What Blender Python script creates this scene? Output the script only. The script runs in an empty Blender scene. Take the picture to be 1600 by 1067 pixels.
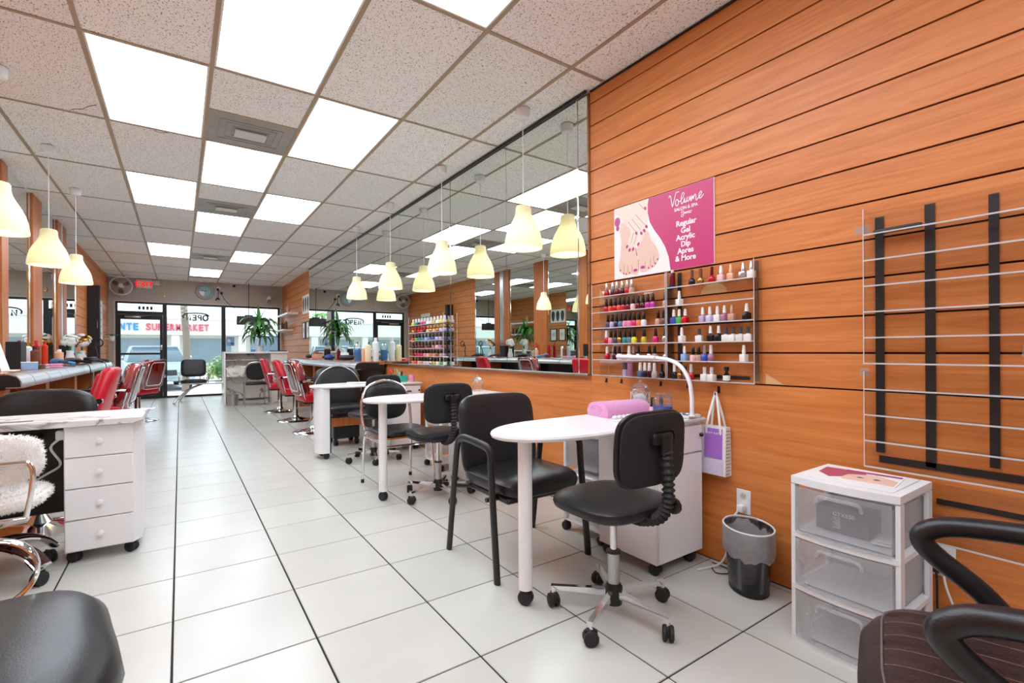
import bpy, bmesh, math, random
from mathutils import Vector, Matrix
random.seed(7)
S = bpy.context.scene
C = S.collection
PI = math.pi
# ------------------------------------------------------------------ camera
CAM_H = 1.0965
yaw, roll = .60405, -.005746
fw = Vector((math.sin(yaw), math.cos(yaw), 0)); rt = Vector((math.cos(yaw), -math.sin(yaw), 0)); up = Vector((0, 0, 1))
r2 = rt*math.cos(roll) + up*math.sin(roll); u2 = -rt*math.sin(roll) + up*math.cos(roll)
cd = bpy.data.cameras.new('camera'); cam = bpy.data.objects.new('camera', cd); C.objects.link(cam)
cam.matrix_world = Matrix(((r2.x, u2.x, -fw.x, 0), (r2.y, u2.y, -fw.y, 0), (r2.z, u2.z, -fw.z, CAM_H), (0, 0, 0, 1)))
cd.sensor_width = 36; cd.lens = 751.785/1600*36; cd.shift_y = (547.093-533.5)/1600; cd.clip_start = .02; cd.clip_end = 300
S.camera = cam
# ------------------------------------------------------------------ world, sun, exposure
W = bpy.data.worlds.new('sky'); S.world = W; W.use_nodes = True
wn = W.node_tree.nodes; bg = wn['Background']; bg.inputs[0].default_value = (.80, .90, 1, 1); bg.inputs[1].default_value = 2.4
sl = bpy.data.lights.new('sun', 'SUN'); sl.energy = 4.6; sl.angle = .01; sl.color = (1, .96, .9)
so = bpy.data.objects.new('sun', sl); C.objects.link(so); so.rotation_euler = (math.radians(38), math.radians(-8), math.radians(160))
S.view_settings.view_transform = 'Standard'; S.view_settings.look = 'None'; S.view_settings.gamma = 1
S.view_settings.use_curve_mapping = False; S.view_settings.exposure = 0.0
PANEL_E = 9.8      # ceiling panel emission
BULB_W = 1.6
# ------------------------------------------------------------------ room numbers
XL, XR, YB, YF, CE = -1.34, 2.287, -2.6, 14.2, 2.84
XM = 2.262         # mirror face on the right wall
# ------------------------------------------------------------------ materials
def lin(h):
    if isinstance(h, str):
        h = h.lstrip('#'); v = [int(h[i:i+2], 16)/255 for i in (0, 2, 4)]
    else: v = list(h)
    return tuple(((c+.055)/1.055)**2.4 if c > .04045 else c/12.92 for c in v)+(1,)
MATS = {}
def base(name):
    m = bpy.data.materials.new(name); m.use_nodes = True; nt = m.node_tree
    return m, nt, nt.nodes['Principled BSDF']
def link(nt, a, b): nt.links.new(a, b)
def mat(name, col, rough=.5, metal=0, spec=.5, var=.06, scale=14, bump=0, bscale=60, coat=0, trans=0, alpha=1, sheen=0, rand=0):
    if name in MATS: return MATS[name]
    m, nt, b = base(name); N = nt.nodes
    c = lin(col)
    b.inputs['Roughness'].default_value = rough; b.inputs['Metallic'].default_value = metal
    b.inputs['Specular IOR Level'].default_value = spec; b.inputs['Coat Weight'].default_value = coat
    b.inputs['Transmission Weight'].default_value = trans; b.inputs['Alpha'].default_value = alpha
    b.inputs['Sheen Weight'].default_value = sheen
    g = N.new('ShaderNodeTexCoord')
    no = N.new('ShaderNodeTexNoise'); no.inputs['Scale'].default_value = scale; no.inputs['Detail'].default_value = 4
    link(nt, g.outputs['Object'], no.inputs['Vector'])
    mx = N.new('ShaderNodeMix'); mx.data_type = 'RGBA'
    mx.inputs[6].default_value = tuple(x*(1-var) for x in c[:3])+(1,); mx.inputs[7].default_value = tuple(min(1, x*(1+var)) for x in c[:3])+(1,)
    link(nt, no.outputs['Fac'], mx.inputs[0])
    out = mx.outputs[2]
    if rand:
        oi = N.new('ShaderNodeObjectInfo'); hs = N.new('ShaderNodeHueSaturation'); mr = N.new('ShaderNodeMapRange')
        mr.inputs[3].default_value = 1-rand; mr.inputs[4].default_value = 1+rand
        link(nt, oi.outputs['Random'], mr.inputs[0]); link(nt, mr.outputs[0], hs.inputs['Value']); link(nt, out, hs.inputs['Color']); out = hs.outputs[0]
    link(nt, out, b.inputs['Base Color'])
    if bump:
        n2 = N.new('ShaderNodeTexNoise'); n2.inputs['Scale'].default_value = bscale; n2.inputs['Detail'].default_value = 3
        bp = N.new('ShaderNodeBump'); bp.inputs['Strength'].default_value = bump; bp.inputs['Distance'].default_value = .004
        link(nt, g.outputs['Object'], n2.inputs['Vector']); link(nt, n2.outputs['Fac'], bp.inputs['Height']); link(nt, bp.outputs[0], b.inputs['Normal'])
    MATS[name] = m; return m
def wood(name, c1, c2, c3, rough=.38, axis=1, sc=1.0, rand=.05):
    m, nt, b = base(name); N = nt.nodes
    g = N.new('ShaderNodeNewGeometry'); mp = N.new('ShaderNodeMapping')
    s = [26*sc]*3; s[axis] = 1.5*sc; mp.inputs['Scale'].default_value = s
    oi = N.new('ShaderNodeObjectInfo'); vm = N.new('ShaderNodeVectorMath'); vm.operation = 'MULTIPLY_ADD'
    cb = N.new('ShaderNodeCombineXYZ'); link(nt, oi.outputs['Random'], cb.inputs[0]); link(nt, oi.outputs['Random'], cb.inputs[1])
    vm.inputs[1].default_value = (9, 9, 9); link(nt, cb.outputs[0], vm.inputs[0]); link(nt, g.outputs['Position'], vm.inputs[2])
    link(nt, vm.outputs[0], mp.inputs['Vector'])
    n1 = N.new('ShaderNodeTexNoise'); n1.inputs['Scale'].default_value = 1; n1.inputs['Detail'].default_value = 7; n1.inputs['Roughness'].default_value = .62; n1.inputs['Distortion'].default_value = .9
    link(nt, mp.outputs[0], n1.inputs['Vector'])
    r = N.new('ShaderNodeValToRGB'); e = r.color_ramp.elements
    e[0].position = .28; e[0].color = lin(c1); e[1].position = .72; e[1].color = lin(c3); k = e.new(.5); k.color = lin(c2)
    link(nt, n1.outputs['Fac'], r.inputs[0])
    hs = N.new('ShaderNodeHueSaturation'); mr = N.new('ShaderNodeMapRange'); mr.inputs[3].default_value = 1-rand; mr.inputs[4].default_value = 1+rand
    link(nt, oi.outputs['Random'], mr.inputs[0]); link(nt, mr.outputs[0], hs.inputs['Value']); link(nt, r.outputs[0], hs.inputs['Color'])
    link(nt, hs.outputs[0], b.inputs['Base Color']); b.inputs['Roughness'].default_value = rough
    MATS[name] = m; return m
def clear(name, tint, gloss=.08, rough=.02, white=0.0, gf=.8):
    m = bpy.data.materials.new(name); m.use_nodes = True; nt = m.node_tree; N = nt.nodes
    N.remove(N['Principled BSDF']); o = N['Material Output']
    t = N.new('ShaderNodeBsdfTransparent'); t.inputs[0].default_value = tuple(tint)+(1,)
    gl = N.new('ShaderNodeBsdfGlossy'); gl.inputs['Roughness'].default_value = rough
    fr = N.new('ShaderNodeFresnel'); fr.inputs[0].default_value = 1.45
    ad = N.new('ShaderNodeMath'); ad.operation = 'MULTIPLY_ADD'; ad.inputs[1].default_value = gf; ad.inputs[2].default_value = gloss-.04; ad.use_clamp = True
    link(nt, fr.outputs[0], ad.inputs[0])
    ms = N.new('ShaderNodeMixShader'); link(nt, ad.outputs[0], ms.inputs[0]); link(nt, t.outputs[0], ms.inputs[1]); link(nt, gl.outputs[0], ms.inputs[2])
    out = ms.outputs[0]
    if white:
        d = N.new('ShaderNodeBsdfDiffuse'); d.inputs[0].default_value = (.9, .92, .94, 1); tl = N.new('ShaderNodeBsdfTranslucent'); tl.inputs[0].default_value = (.85, .88, .9, 1)
        m3 = N.new('ShaderNodeMixShader'); m3.inputs[0].default_value = .4; link(nt, d.outputs[0], m3.inputs[1]); link(nt, tl.outputs[0], m3.inputs[2])
        m2 = N.new('ShaderNodeMixShader'); m2.inputs[0].default_value = white
        nz = N.new('ShaderNodeTexNoise'); nz.inputs['Scale'].default_value = 9; mrr = N.new('ShaderNodeMapRange'); mrr.inputs[3].default_value = white*.85; mrr.inputs[4].default_value = min(1, white*1.15)
        link(nt, nz.outputs['Fac'], mrr.inputs[0]); link(nt, mrr.outputs[0], m2.inputs[0])
        link(nt, out, m2.inputs[1]); link(nt, m3.outputs[0], m2.inputs[2]); out = m2.outputs[0]
    link(nt, out, o.inputs[0]); MATS[name] = m; return m
def emit(name, col, strength):
    m = bpy.data.materials.new(name); m.use_nodes = True; nt = m.node_tree; N = nt.nodes
    N.remove(N['Principled BSDF']); e = N.new('ShaderNodeEmission'); e.inputs[0].default_value = lin(col); e.inputs[1].default_value = strength
    link(nt, e.outputs[0], N['Material Output'].inputs[0]); MATS[name] = m; return m
def speckle(name, col, dark, scale, thr, rough=.9, bump=.5):
    m, nt, b = base(name); N = nt.nodes
    g = N.new('ShaderNodeNewGeometry'); mp = N.new('ShaderNodeMapping'); mp.inputs['Scale'].default_value = (scale, scale*.55, scale)
    link(nt, g.outputs['Position'], mp.inputs['Vector'])
    n = N.new('ShaderNodeTexNoise'); n.inputs['Scale'].default_value = 1; n.inputs['Detail'].default_value = 2; n.inputs['Distortion'].default_value = .6
    link(nt, mp.outputs[0], n.inputs['Vector'])
    r = N.new('ShaderNodeValToRGB'); e = r.color_ramp.elements; e[0].position = thr-.03; e[0].color = lin(dark); e[1].position = thr+.03; e[1].color = lin(col)
    link(nt, n.outputs['Fac'], r.inputs[0])
    oi = N.new('ShaderNodeObjectInfo'); hs = N.new('ShaderNodeHueSaturation'); mr = N.new('ShaderNodeMapRange'); mr.inputs[3].default_value = .94; mr.inputs[4].default_value = 1.04
    link(nt, oi.outputs['Random'], mr.inputs[0]); link(nt, mr.outputs[0], hs.inputs['Value']); link(nt, r.outputs[0], hs.inputs['Color'])
    link(nt, hs.outputs[0], b.inputs['Base Color']); b.inputs['Roughness'].default_value = rough
    bp = N.new('ShaderNodeBump'); bp.inputs['Strength'].default_value = bump; bp.inputs['Distance'].default_value = .003
    link(nt, r.outputs[0], bp.inputs['Height']); link(nt, bp.outputs[0], b.inputs['Normal'])
    MATS[name] = m; return m
def marble(name, c, vein, rough=.25):
    m, nt, b = base(name); N = nt.nodes
    g = N.new('ShaderNodeNewGeometry'); n = N.new('ShaderNodeTexNoise'); n.inputs['Scale'].default_value = 1.6; n.inputs['Detail'].default_value = 8; n.inputs['Distortion'].default_value = 1.6
    link(nt, g.outputs['Position'], n.inputs['Vector'])
    r = N.new('ShaderNodeValToRGB'); e = r.color_ramp.elements; e[0].position = .475; e[0].color = lin(c); e[1].position = .525; e[1].color = lin(c); k = e.new(.5); k.color = lin(vein)
    link(nt, n.outputs['Fac'], r.inputs[0]); link(nt, r.outputs[0], b.inputs['Base Color']); b.inputs['Roughness'].default_value = rough
    MATS[name] = m; return m
M = MATS
wood('slat', '#bd6d31', '#cf7d3f', '#db8e50', rand=.03, rough=.45, sc=1.5); wood('panel', '#bf6e31', '#d17f3f', '#dd8f4e', sc=1.2, rand=.02, rough=.42)
wood('woodv', '#a85a28', '#bf6c35', '#cf8048', axis=2); wood('counter', '#8f4f2b', '#a5603a', '#b8724a', rough=.25)
wood('brownwood', '#2a0f0a', '#3d1710', '#52231a', rough=.08)
mat('groove', '#1d1613', .8); mat('alu', '#c9cbcb', .3, 1); mat('chrome', '#e6e7ea', .07, 1, var=.01); mat('steel', '#b9bbbd', .28, 1)
mat('silveredge', '#cfd0d2', .28, .85)
mat('tile', '#c6c7bf', .24, var=.05, scale=5, spec=.45, rand=.03); mat('grout', '#171514', .9)
speckle('ceiltile', '#f7f8f7', '#8f8a84', 150, .385); mat('tbar', '#a8957c', .5); mat('tbarw', '#e4e2dd', .4)
mat('ventmat', '#9a9a96', .5, var=.25, scale=6); mat('ventwhite', '#d2d0c8', .5)
emit('lightpanel', '#edf4ff', PANEL_E)
mat('offwhite', '#cfc8bd', .8, var=.03); mat('wallpaint', '#b9b1a6', .85, var=.03); mat('white', '#eceded', .35, var=.02); mat('whitegloss', '#f0f1f3', .22, var=.02)
mat('whitepl', '#e9ecee', .4, var=.02); mat('black', '#151516', .42, var=.15); mat('blackpl', '#1b1b1d', .38, var=.1)
mat('vinyl', '#1d1d20', .34, var=.15, bump=.12, bscale=240); mat('vinylbrown', '#2b1f1f', .33, var=.2, bump=.35, bscale=190)
mat('fabricblack', '#232325', .85, bump=.5, bscale=500); mat('redvinyl', '#c4142a', .28, var=.08); mat('redvinyl2', '#b50f26', .32, var=.1)
mat('darkframe', '#26262a', .4, .3); mat('furw', '#faf8f3', .95, var=.08, scale=40, bump=1, bscale=150, sheen=.4); mat('cream', '#f2e6bc', .6)
mat('rubber', '#202022', .6); mat('greydk', '#3a3c40', .5); mat('tealp', '#2fb39a', .4); mat('pinkp', '#e08fb4', .5); mat('towel', '#e39ccb', .95, var=.1, scale=60, bump=.8, bscale=300, sheen=.4)
mat('bluel', '#1f4fa8', .1, var=.05); mat('purple', '#a86fd0', .4); mat('paper', '#eeeeea', .7); mat('green', '#2f6b2c', .4, var=.3, scale=20); mat('green2', '#4b8f3a', .4, var=.3)
mat('magenta', '#c53a74', .35, var=.05, scale=3); mat('skin', '#e6c5b4', .5, var=.06); mat('skin2', '#b58672', .5); mat('nailp', '#b3397f', .25); mat('tape', '#1a1716', .45, var=.2)
mat('gold', '#b98a3a', .25, 1); mat('bluehd', '#2a7fb8', .3); mat('red', '#c81f2d', .4)
marble('marble', '#efe9de', '#8d8376'); marble('desktop', '#e4e3e0', '#8f8c88', .35)
def mirrormat():
    m, nt, b = base('mirror'); b.inputs['Base Color'].default_value = (.80, .86, .82, 1); b.inputs['Metallic'].default_value = 1; b.inputs['Roughness'].default_value = .004; M['mirror'] = m
mirrormat()
clear('acrylic', (.99, .992, .992), .04, gf=.3); clear('acrylicedge', (.98, .98, .98), .05, .1, .7, gf=.3); clear('glass', (.93, .97, .97), .03)
clear('frost', (.97, .98, .99), .04, .3, .22, gf=.4); clear('crystal', (.95, .97, .98), .07, .05, .05, gf=.55); clear('smoke', (.5, .5, .51), .05, .1); clear('liner', (.98, .98, .99), .14, .12, .42, gf=.7); clear('wrap', (.97, .97, .97), .22, .05)
def shade():
    m = bpy.data.materials.new('shade'); m.use_nodes = True; nt = m.node_tree; N = nt.nodes; N.remove(N['Principled BSDF'])
    d = N.new('ShaderNodeBsdfDiffuse'); d.inputs[0].default_value = lin('#fbf7e6'); t = N.new('ShaderNodeBsdfTranslucent'); t.inputs[0].default_value = lin('#fbf5da')
    x = N.new('ShaderNodeMixShader'); x.inputs[0].default_value = .5; link(nt, d.outputs[0], x.inputs[1]); link(nt, t.outputs[0], x.inputs[2]); link(nt, x.outputs[0], N['Material Output'].inputs[0]); M['shade'] = m
shade()
# ------------------------------------------------------------------ mesh builder
class MB:
    def __init__(s): s.V = []; s.F = []
    def add(s, V, F, mx=None):
        o = len(s.V)
        s.V += [tuple(mx @ Vector(v)) if mx else tuple(v) for v in V]; s.F += [tuple(i+o for i in f) for f in F]; return s
    def box(s, x0, y0, z0, x1, y1, z1, mx=None):
        return s.add([(x0, y0, z0), (x1, y0, z0), (x1, y1, z0), (x0, y1, z0), (x0, y0, z1), (x1, y0, z1), (x1, y1, z1), (x0, y1, z1)],
                     [(3, 2, 1, 0), (4, 5, 6, 7), (0, 1, 5, 4), (1, 2, 6, 5), (2, 3, 7, 6), (3, 0, 4, 7)], mx)
    def rbox(s, x0, y0, z0, x1, y1, z1, r=.02, seg=3, mx=None, fn=None):
        bm = bmesh.new(); bmesh.ops.create_cube(bm, size=1)
        for v in bm.verts: v.co = Vector(((x0+x1)/2+v.co.x*(x1-x0), (y0+y1)/2+v.co.y*(y1-y0), (z0+z1)/2+v.co.z*(z1-z0)))
        bmesh.ops.bevel(bm, geom=list(bm.edges), offset=r, segments=seg, profile=.5, affect='EDGES')
        bm.verts.index_update()
        V = [tuple(v.co) for v in bm.verts]; F = [tuple(v.index for v in f.verts) for f in bm.faces]; bm.free()
        if fn: V = [fn(v) for v in V]
        return s.add(V, F, mx)
    def cushion(s, w, d, h, c=(0, 0, 0), ex=4.0, n=28, puff=.25, mx=None, fn=None):
        # superellipse plan pad with rounded rim; local XY plan, height h
        prof = [(0, -.5), (.72, -.5), (.9, -.44), (.98, -.25), (1, 0), (.98, .25), (.9, .42), (.7, .5), (.35, .5+puff*.12), (0, .5+puff*.15)]
        V = []; F = []
        def pt(k, a):
            ca, sa = math.cos(a), math.sin(a); x = abs(ca)**(2/ex)*(1 if ca >= 0 else -1); y = abs(sa)**(2/ex)*(1 if sa >= 0 else -1)
            return (c[0]+x*k*w/2, c[1]+y*k*d/2)
        idx = []
        for k, z in prof:
            zz = c[2]+z*h
            if k == 0: idx.append([len(V)]); V.append((c[0], c[1], zz))
            else:
                idx.append(list(range(len(V), len(V)+n)))
                for i in range(n): x, y = pt(k, 2*PI*i/n); V.append((x, y, zz))
        for a, b in zip(idx, idx[1:]):
            for i in range(n):
                j = (i+1) % n
                if len(a) == 1: F.append((a[0], b[j], b[i]))
                elif len(b) == 1: F.append((a[i], a[j], b[0]))
                else: F.append((a[i], a[j], b[j], b[i]))
        if fn: V = [fn(v) for v in V]
        return s.add(V, F, mx)
    def cyl(s, p0, p1, r0, r1=None, n=12, mx=None):
        r1 = r0 if r1 is None else r1; p0 = Vector(p0); p1 = Vector(p1); d = (p1-p0).normalized()
        a = d.orthogonal().normalized(); b = d.cross(a); V = []; F = []
        for p, r in ((p0, r0), (p1, r1)):
            for i in range(n): t = 2*PI*i/n; V.append(p+(a*math.cos(t)+b*math.sin(t))*r)
        for i in range(n): j = (i+1) % n; F.append((i, j, n+j, n+i))
        F += [tuple(reversed(range(n))), tuple(range(n, 2*n))]
        return s.add(V, F, mx)
    def tube(s, pts, r, n=8, closed=False, mx=None, flat=None, rs=None):
        P = [Vector(p) for p in pts]; m = len(P); V = []; F = []; pa = None
        for i in range(m):
            if closed: d = (P[(i+1) % m]-P[i-1])
            else: d = P[min(i+1, m-1)]-P[max(i-1, 0)]
            d.normalize()
            if pa is None: a = (d.cross(Vector(flat[2])) if flat else d.orthogonal()).normalized()
            else:
                a = d.cross(Vector(flat[2])) if flat else pa-d*pa.dot(d)
                a = a.normalized() if a.length > 1e-6 else pa
            pa = a; b = d.cross(a)
            ra, rb = (flat[0], flat[1]) if flat else ((rs[i],)*2 if rs else (r, r))
            for k in range(n): t = 2*PI*(k+.5)/n; V.append(P[i]+a*math.cos(t)*ra+b*math.sin(t)*rb)
        for i in range(m if closed else m-1):
            for k in range(n):
                j = (i+1) % m; l = (k+1) % n; F.append((i*n+k, i*n+l, j*n+l, j*n+k))
        if not closed: F += [tuple(reversed(range(n))), tuple(range((m-1)*n, m*n))]
        return s.add(V, F, mx)
    def lathe(s, prof, c=(0, 0, 0), n=20, mx=None, sx=1, sy=1):
        V = []; F = []; idx = []
        for r, z in prof:
            if r < 1e-6: idx.append([len(V)]); V.append((c[0], c[1], c[2]+z))
            else:
                idx.append(list(range(len(V), len(V)+n)))
                for i in range(n): t = 2*PI*i/n; V.append((c[0]+r*sx*math.cos(t), c[1]+r*sy*math.sin(t), c[2]+z))
        for a, b in zip(idx, idx[1:]):
            for i in range(n):
                j = (i+1) % n
                if len(a) == 1 and len(b) == 1: continue
                if len(a) == 1: F.append((a[0], b[j], b[i]))
                elif len(b) == 1: F.append((a[i], a[j], b[0]))
                else: F.append((a[i], a[j], b[j], b[i]))
        return s.add(V, F, mx)
    def prism(s, poly, z0, z1, mx=None):
        n = len(poly); V = [(x, y, z0) for x, y in poly]+[(x, y, z1) for x, y in poly]
        F = [tuple(reversed(range(n))), tuple(range(n, 2*n))]+[(i, (i+1) % n, n+(i+1) % n, n+i) for i in range(n)]
        return s.add(V, F, mx)
    def ball(s, c, r, n=12, mx=None):
        rx, ry, rz = r if isinstance(r, tuple) else (r, r, r); k = max(4, n//2)
        prof = [(math.sin(PI*i/k), -math.cos(PI*i/k)) for i in range(k+1)]; prof[0] = (0, -1); prof[-1] = (0, 1)
        V0 = MB().lathe(prof, n=n); return s.add([(c[0]+x*rx, c[1]+y*ry, c[2]+z*rz) for x, y, z in V0.V], V0.F, mx)
    def mesh(s, name, ang=38):
        me = bpy.data.meshes.new(name); me.from_pydata(s.V, [], s.F); me.validate(); me.update()
        me.polygons.foreach_set('use_smooth', [True]*len(me.polygons)); me.set_sharp_from_angle(angle=math.radians(ang))
        return me
def catmull(P, n=6, closed=False):
    P = [Vector(p) for p in P]; m = len(P); out = []
    R = range(m if closed else m-1)
    for i in R:
        g = (lambda k: P[k % m]) if closed else (lambda k: P[max(0, min(m-1, k))])
        a, b, c, d = g(i-1), g(i), g(i+1), g(i+2)
        for k in range(n):
            t = k/n; out.append(.5*((2*b)+(c-a)*t+(2*a-5*b+4*c-d)*t*t+(3*b-a-3*c+d)*t**3))
    if not closed: out.append(P[-1])
    return out
def rrect(x0, y0, x1, y1, r, k=5):
    o = []
    for cx, cy, a in ((x1-r, y1-r, 0), (x0+r, y1-r, PI/2), (x0+r, y0+r, PI), (x1-r, y0+r, 3*PI/2)):
        for i in range(k+1): t = a+PI/2*i/k; o.append((cx+r*math.cos(t), cy+r*math.sin(t)))
    return o
def obj(name, mb, m, parent=None, loc=None, rot=None, label=None, ang=38, kind=None):
    me = mb.mesh(name, ang) if isinstance(mb, MB) else mb
    if m is not None and not len(me.materials): me.materials.append(M[m] if isinstance(m, str) else m)
    o = bpy.data.objects.new(name, me); C.objects.link(o)
    if parent: o.parent = parent
    if loc: o.location = loc
    if rot: o.rotation_euler = rot
    if label: o['label'] = label
    if kind: o['kind'] = kind
    return o
def tag(o, label, cat, group=None):
    o['label'] = label; o['category'] = cat
    if group: o['group'] = group
    return o
def thing(name, label, cat, loc=(0, 0, 0), rz=0, group=None):
    o = bpy.data.objects.new(name, None); o.empty_display_size = .1; C.objects.link(o); o.location = loc; o.rotation_euler = (0, 0, rz)
    return tag(o, label, cat, group)
def struct(name, mb, m, parent=None):
    o = obj(name, mb, m, parent)
    if not parent: o['kind'] = 'structure'
    return o
def dup(root, label=None, loc=None, rz=None, group=None):
    r = root.copy(); C.objects.link(r)
    if label: r['label'] = label
    if group: r['group'] = group
    if loc: r.location = loc
    if rz is not None: r.rotation_euler = (0, 0, rz)
    for ch in list(root.children):
        c = ch.copy(); C.objects.link(c); c.parent = r
        for g in list(ch.children): d = g.copy(); C.objects.link(d); d.parent = c
    return r
def textmesh(body, size, shear=0, align='LEFT', extrude=.0008, bold=0, spacing=1):
    cu = bpy.data.curves.new('txt', 'FONT'); cu.body = body; cu.size = size; cu.shear = shear; cu.align_x = align; cu.extrude = extrude; cu.offset = bold; cu.space_character = spacing; cu.resolution_u = 3
    o = bpy.data.objects.new('txt', cu); C.objects.link(o); dg = bpy.context.evaluated_depsgraph_get(); me = bpy.data.meshes.new_from_object(o.evaluated_get(dg))
    bpy.data.objects.remove(o); bpy.data.curves.remove(cu); return me
def Rz(a): return Matrix.Rotation(a, 4, 'Z')
def Tr(x, y, z): return Matrix.Translation((x, y, z))
# ================================================================== SETTING
FX = [XL]+[-.0285+.456*i for i in range(-2, 6)]+[XR]
FY = [5.136+.456*j for j in range(-11, 20)]+[YF]
floor = struct('floor', MB().box(XL-.12, YB-.1, -.12, XR+.12, YF+.1, -.003), 'grout')
tilecache = {}
g = .0032
for i in range(len(FX)-1):
    for j in range(len(FY)-1):
        w, d = FX[i+1]-FX[i], FY[j+1]-FY[j]
        if w < .01 or d < .01: continue
        k = (round(w, 3), round(d, 3))
        if k not in tilecache:
            x, y = w/2-g, d/2-g; e = .0015
            mb = MB(); mb.add([(-x, -y, -.003), (x, -y, -.003), (x, y, -.003), (-x, y, -.003), (-x+e, -y+e, 0), (x-e, -y+e, 0), (x-e, y-e, 0), (-x+e, y-e, 0)],
                              [(4, 5, 6, 7), (0, 1, 5, 4), (1, 2, 6, 5), (2, 3, 7, 6), (3, 0, 4, 7)])
            me = mb.mesh('floor_tile', 5); me.materials.append(M['tile']); tilecache[k] = me
        o = obj('floor_tile', tilecache[k], None, floor, ((FX[i]+FX[i+1])/2, (FY[j]+FY[j+1])/2, 0))
mb = MB(); yb = FY[0]
while yb > YB+.02:
    y0 = max(YB, yb-.456)
    for i in range(len(FX)-1):
        mb.box(FX[i]+g, y0+g, -.003, FX[i+1]-g, yb-g, 0)
    yb = y0
obj('floor_tiles_behind', mb, 'tile', floor, kind='stuff')
# ---- ceiling
ceil = struct('ceiling', MB().box(XL-.12, YB-.1, CE+.03, XR+.12, YF+.1, CE+.12), 'offwhite')
KX = [-.4409+.6096*i for i in range(-1, 5)]; CX = [XL]+KX+[XR]
CYL = [YB]+[3.4516+1.2192*j for j in range(-4, 9)]+[YF]
J0 = {j: 3.4516+1.2192*j for j in range(-5, 10)}
lights = [(0, 0), (0, 2), (0, 5), (1, -1), (1, 1), (1, 3), (1, 7), (2, -2), (2, 0), (2, 2), (2, 5), (0, -2), (1, -3), (2, -4), (0, -4)]  # last four panels are unseen, added to light the room around the camera
vents = [(1, .5, .5), (1, 2.5, .5), (1, 5.5, .5), (1, 8, .2)]
litset = set(lights)
tc = {}
def ctile(x0, x1, y0, y1):
    if x1-x0 < .02 or y1-y0 < .02: return
    k = (round(x1-x0, 3), round(y1-y0, 3))
    if k not in tc:
        a, b = k[0]/2, k[1]/2; me = MB().box(-a, -b, 0, a, b, .016).mesh('ceiling_tile', 5); me.materials.append(M['ceiltile']); tc[k] = me
    obj('ceiling_tile', tc[k], None, ceil, ((x0+x1)/2, (y0+y1)/2, CE+random.uniform(0, .0015)))
halfbars = []
for i in range(len(CX)-1):
    for j in range(len(CYL)-1):
        jj = round((CYL[j]-3.4516)/1.2192) if j > 0 else -5
        if (i-2, jj) in litset: continue
        if i == 3 and jj in (0, 2, 5): ctile(CX[i], CX[i+1], CYL[j], CYL[j]+.6096); halfbars.append(CYL[j]+.6096); continue
        if i == 3 and jj == 8: ctile(CX[i], CX[i+1], CYL[j]+.244, CYL[j+1]); halfbars.append(CYL[j]+.244); continue
        ctile(CX[i], CX[i+1], CYL[j], CYL[j+1])
for x in KX: obj('grid_runner', MB().box(x-.012, YB, CE-.004, x+.012, YF, CE-.0005), 'tbar', ceil)
for y in CYL[1:-1]:
    for a, b in zip(CX, CX[1:]):
        obj('grid_cross_bar', MB().box(a+.0125, y-.0115, CE-.0035, b-.0125, y+.0115, CE-.0005), 'tbar', ceil)
for y in halfbars: obj('grid_cross_bar', MB().box(KX[2]+.0125, y-.0115, CE-.0035, KX[3]-.0125, y+.0115, CE-.0005), 'tbar', ceil)
colname = {0: 'left', 1: 'middle', 2: 'right'}
ordn = ['first', 'second', 'third', 'fourth', 'fifth', 'sixth', 'seventh', 'eighth', 'ninth', 'tenth', 'eleventh', 'twelfth', 'thirteenth']
vis = {0: [0, 2, 5], 1: [-1, 1, 3, 7], 2: [-2, 0, 2, 5]}
dif = MB().box(-.282, -.587, .0, .282, .587, .006).mesh('diffuser'); dif.materials.append(M['lightpanel'])
frm = MB()
for a in ((-.2925, -.5975, -.282, .5975), (.282, -.5975, .2925, .5975), (-.282, -.5975, .282, -.587), (-.282, .587, .282, .5975)): frm.box(a[0], a[1], -.002, a[2], a[3], .012)
frm = frm.mesh('frame'); frm.materials.append(M['tbarw'])
for k, j in lights:
    x, y = KX[k+1]+.3048, J0[j]+.6096
    lab = (f'{ordn[vis[k].index(j)]} nearest white light panel in the {colname[k]} ceiling row of panels' if j in vis[k] else {(0, -2): 'added unseen left row light panel just above the picture frame', (1, -3): 'added unseen middle row light panel right over the camera', (2, -4): 'added unseen right row light panel behind the camera', (0, -4): 'added unseen left row light panel behind the camera'}[(k, j)])
    t = thing('ceiling_light', lab, 'ceiling light', (x, y, CE), group='ceiling light panels')
    obj('diffuser', dif, None, t, label='glowing white diffuser'); obj('frame', frm, None, t)
for n, (k, j, d) in enumerate(vents):
    y0 = 3.4516+1.2192*j; x0 = KX[k+1]; w = 1.2192*d; hw = w/2-.012; xc = x0+.3048
    t = thing('ceiling_vent', f'{["nearest", "second", "third", "farthest"][n]} dusty grey air vent in the ceiling', 'vent', (xc, y0+w/2, CE), group='ceiling air vents')
    obj('vent_plate', MB().box(-.293, -hw, 0, .293, hw, .012), 'ventmat', t)
    if d > .3:
        mb = MB().box(-.11, -.07, -.018, .11, .07, -.008); obj('deflector', mb, 'ventwhite', t)
        for s in (-1, 1): obj('bracket', MB().box(s*.09-.006, -.05, -.008, s*.09+.006, .05, 0), 'ventmat', t)
        for a in range(3):
            q = .10+a*.045; mb = MB()
            for (x0_, y0_, x1_, y1_) in ((-q-.03, -q, q+.03, -q+.006), (-q-.03, q-.006, q+.03, q), (-q-.03, -q+.006, -q-.024, q-.006), (q+.024, -q+.006, q+.03, q-.006)): mb.box(x0_, y0_, -.004, x1_, y1_, 0)
            obj('louver', mb, 'ventmat', t)
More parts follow.
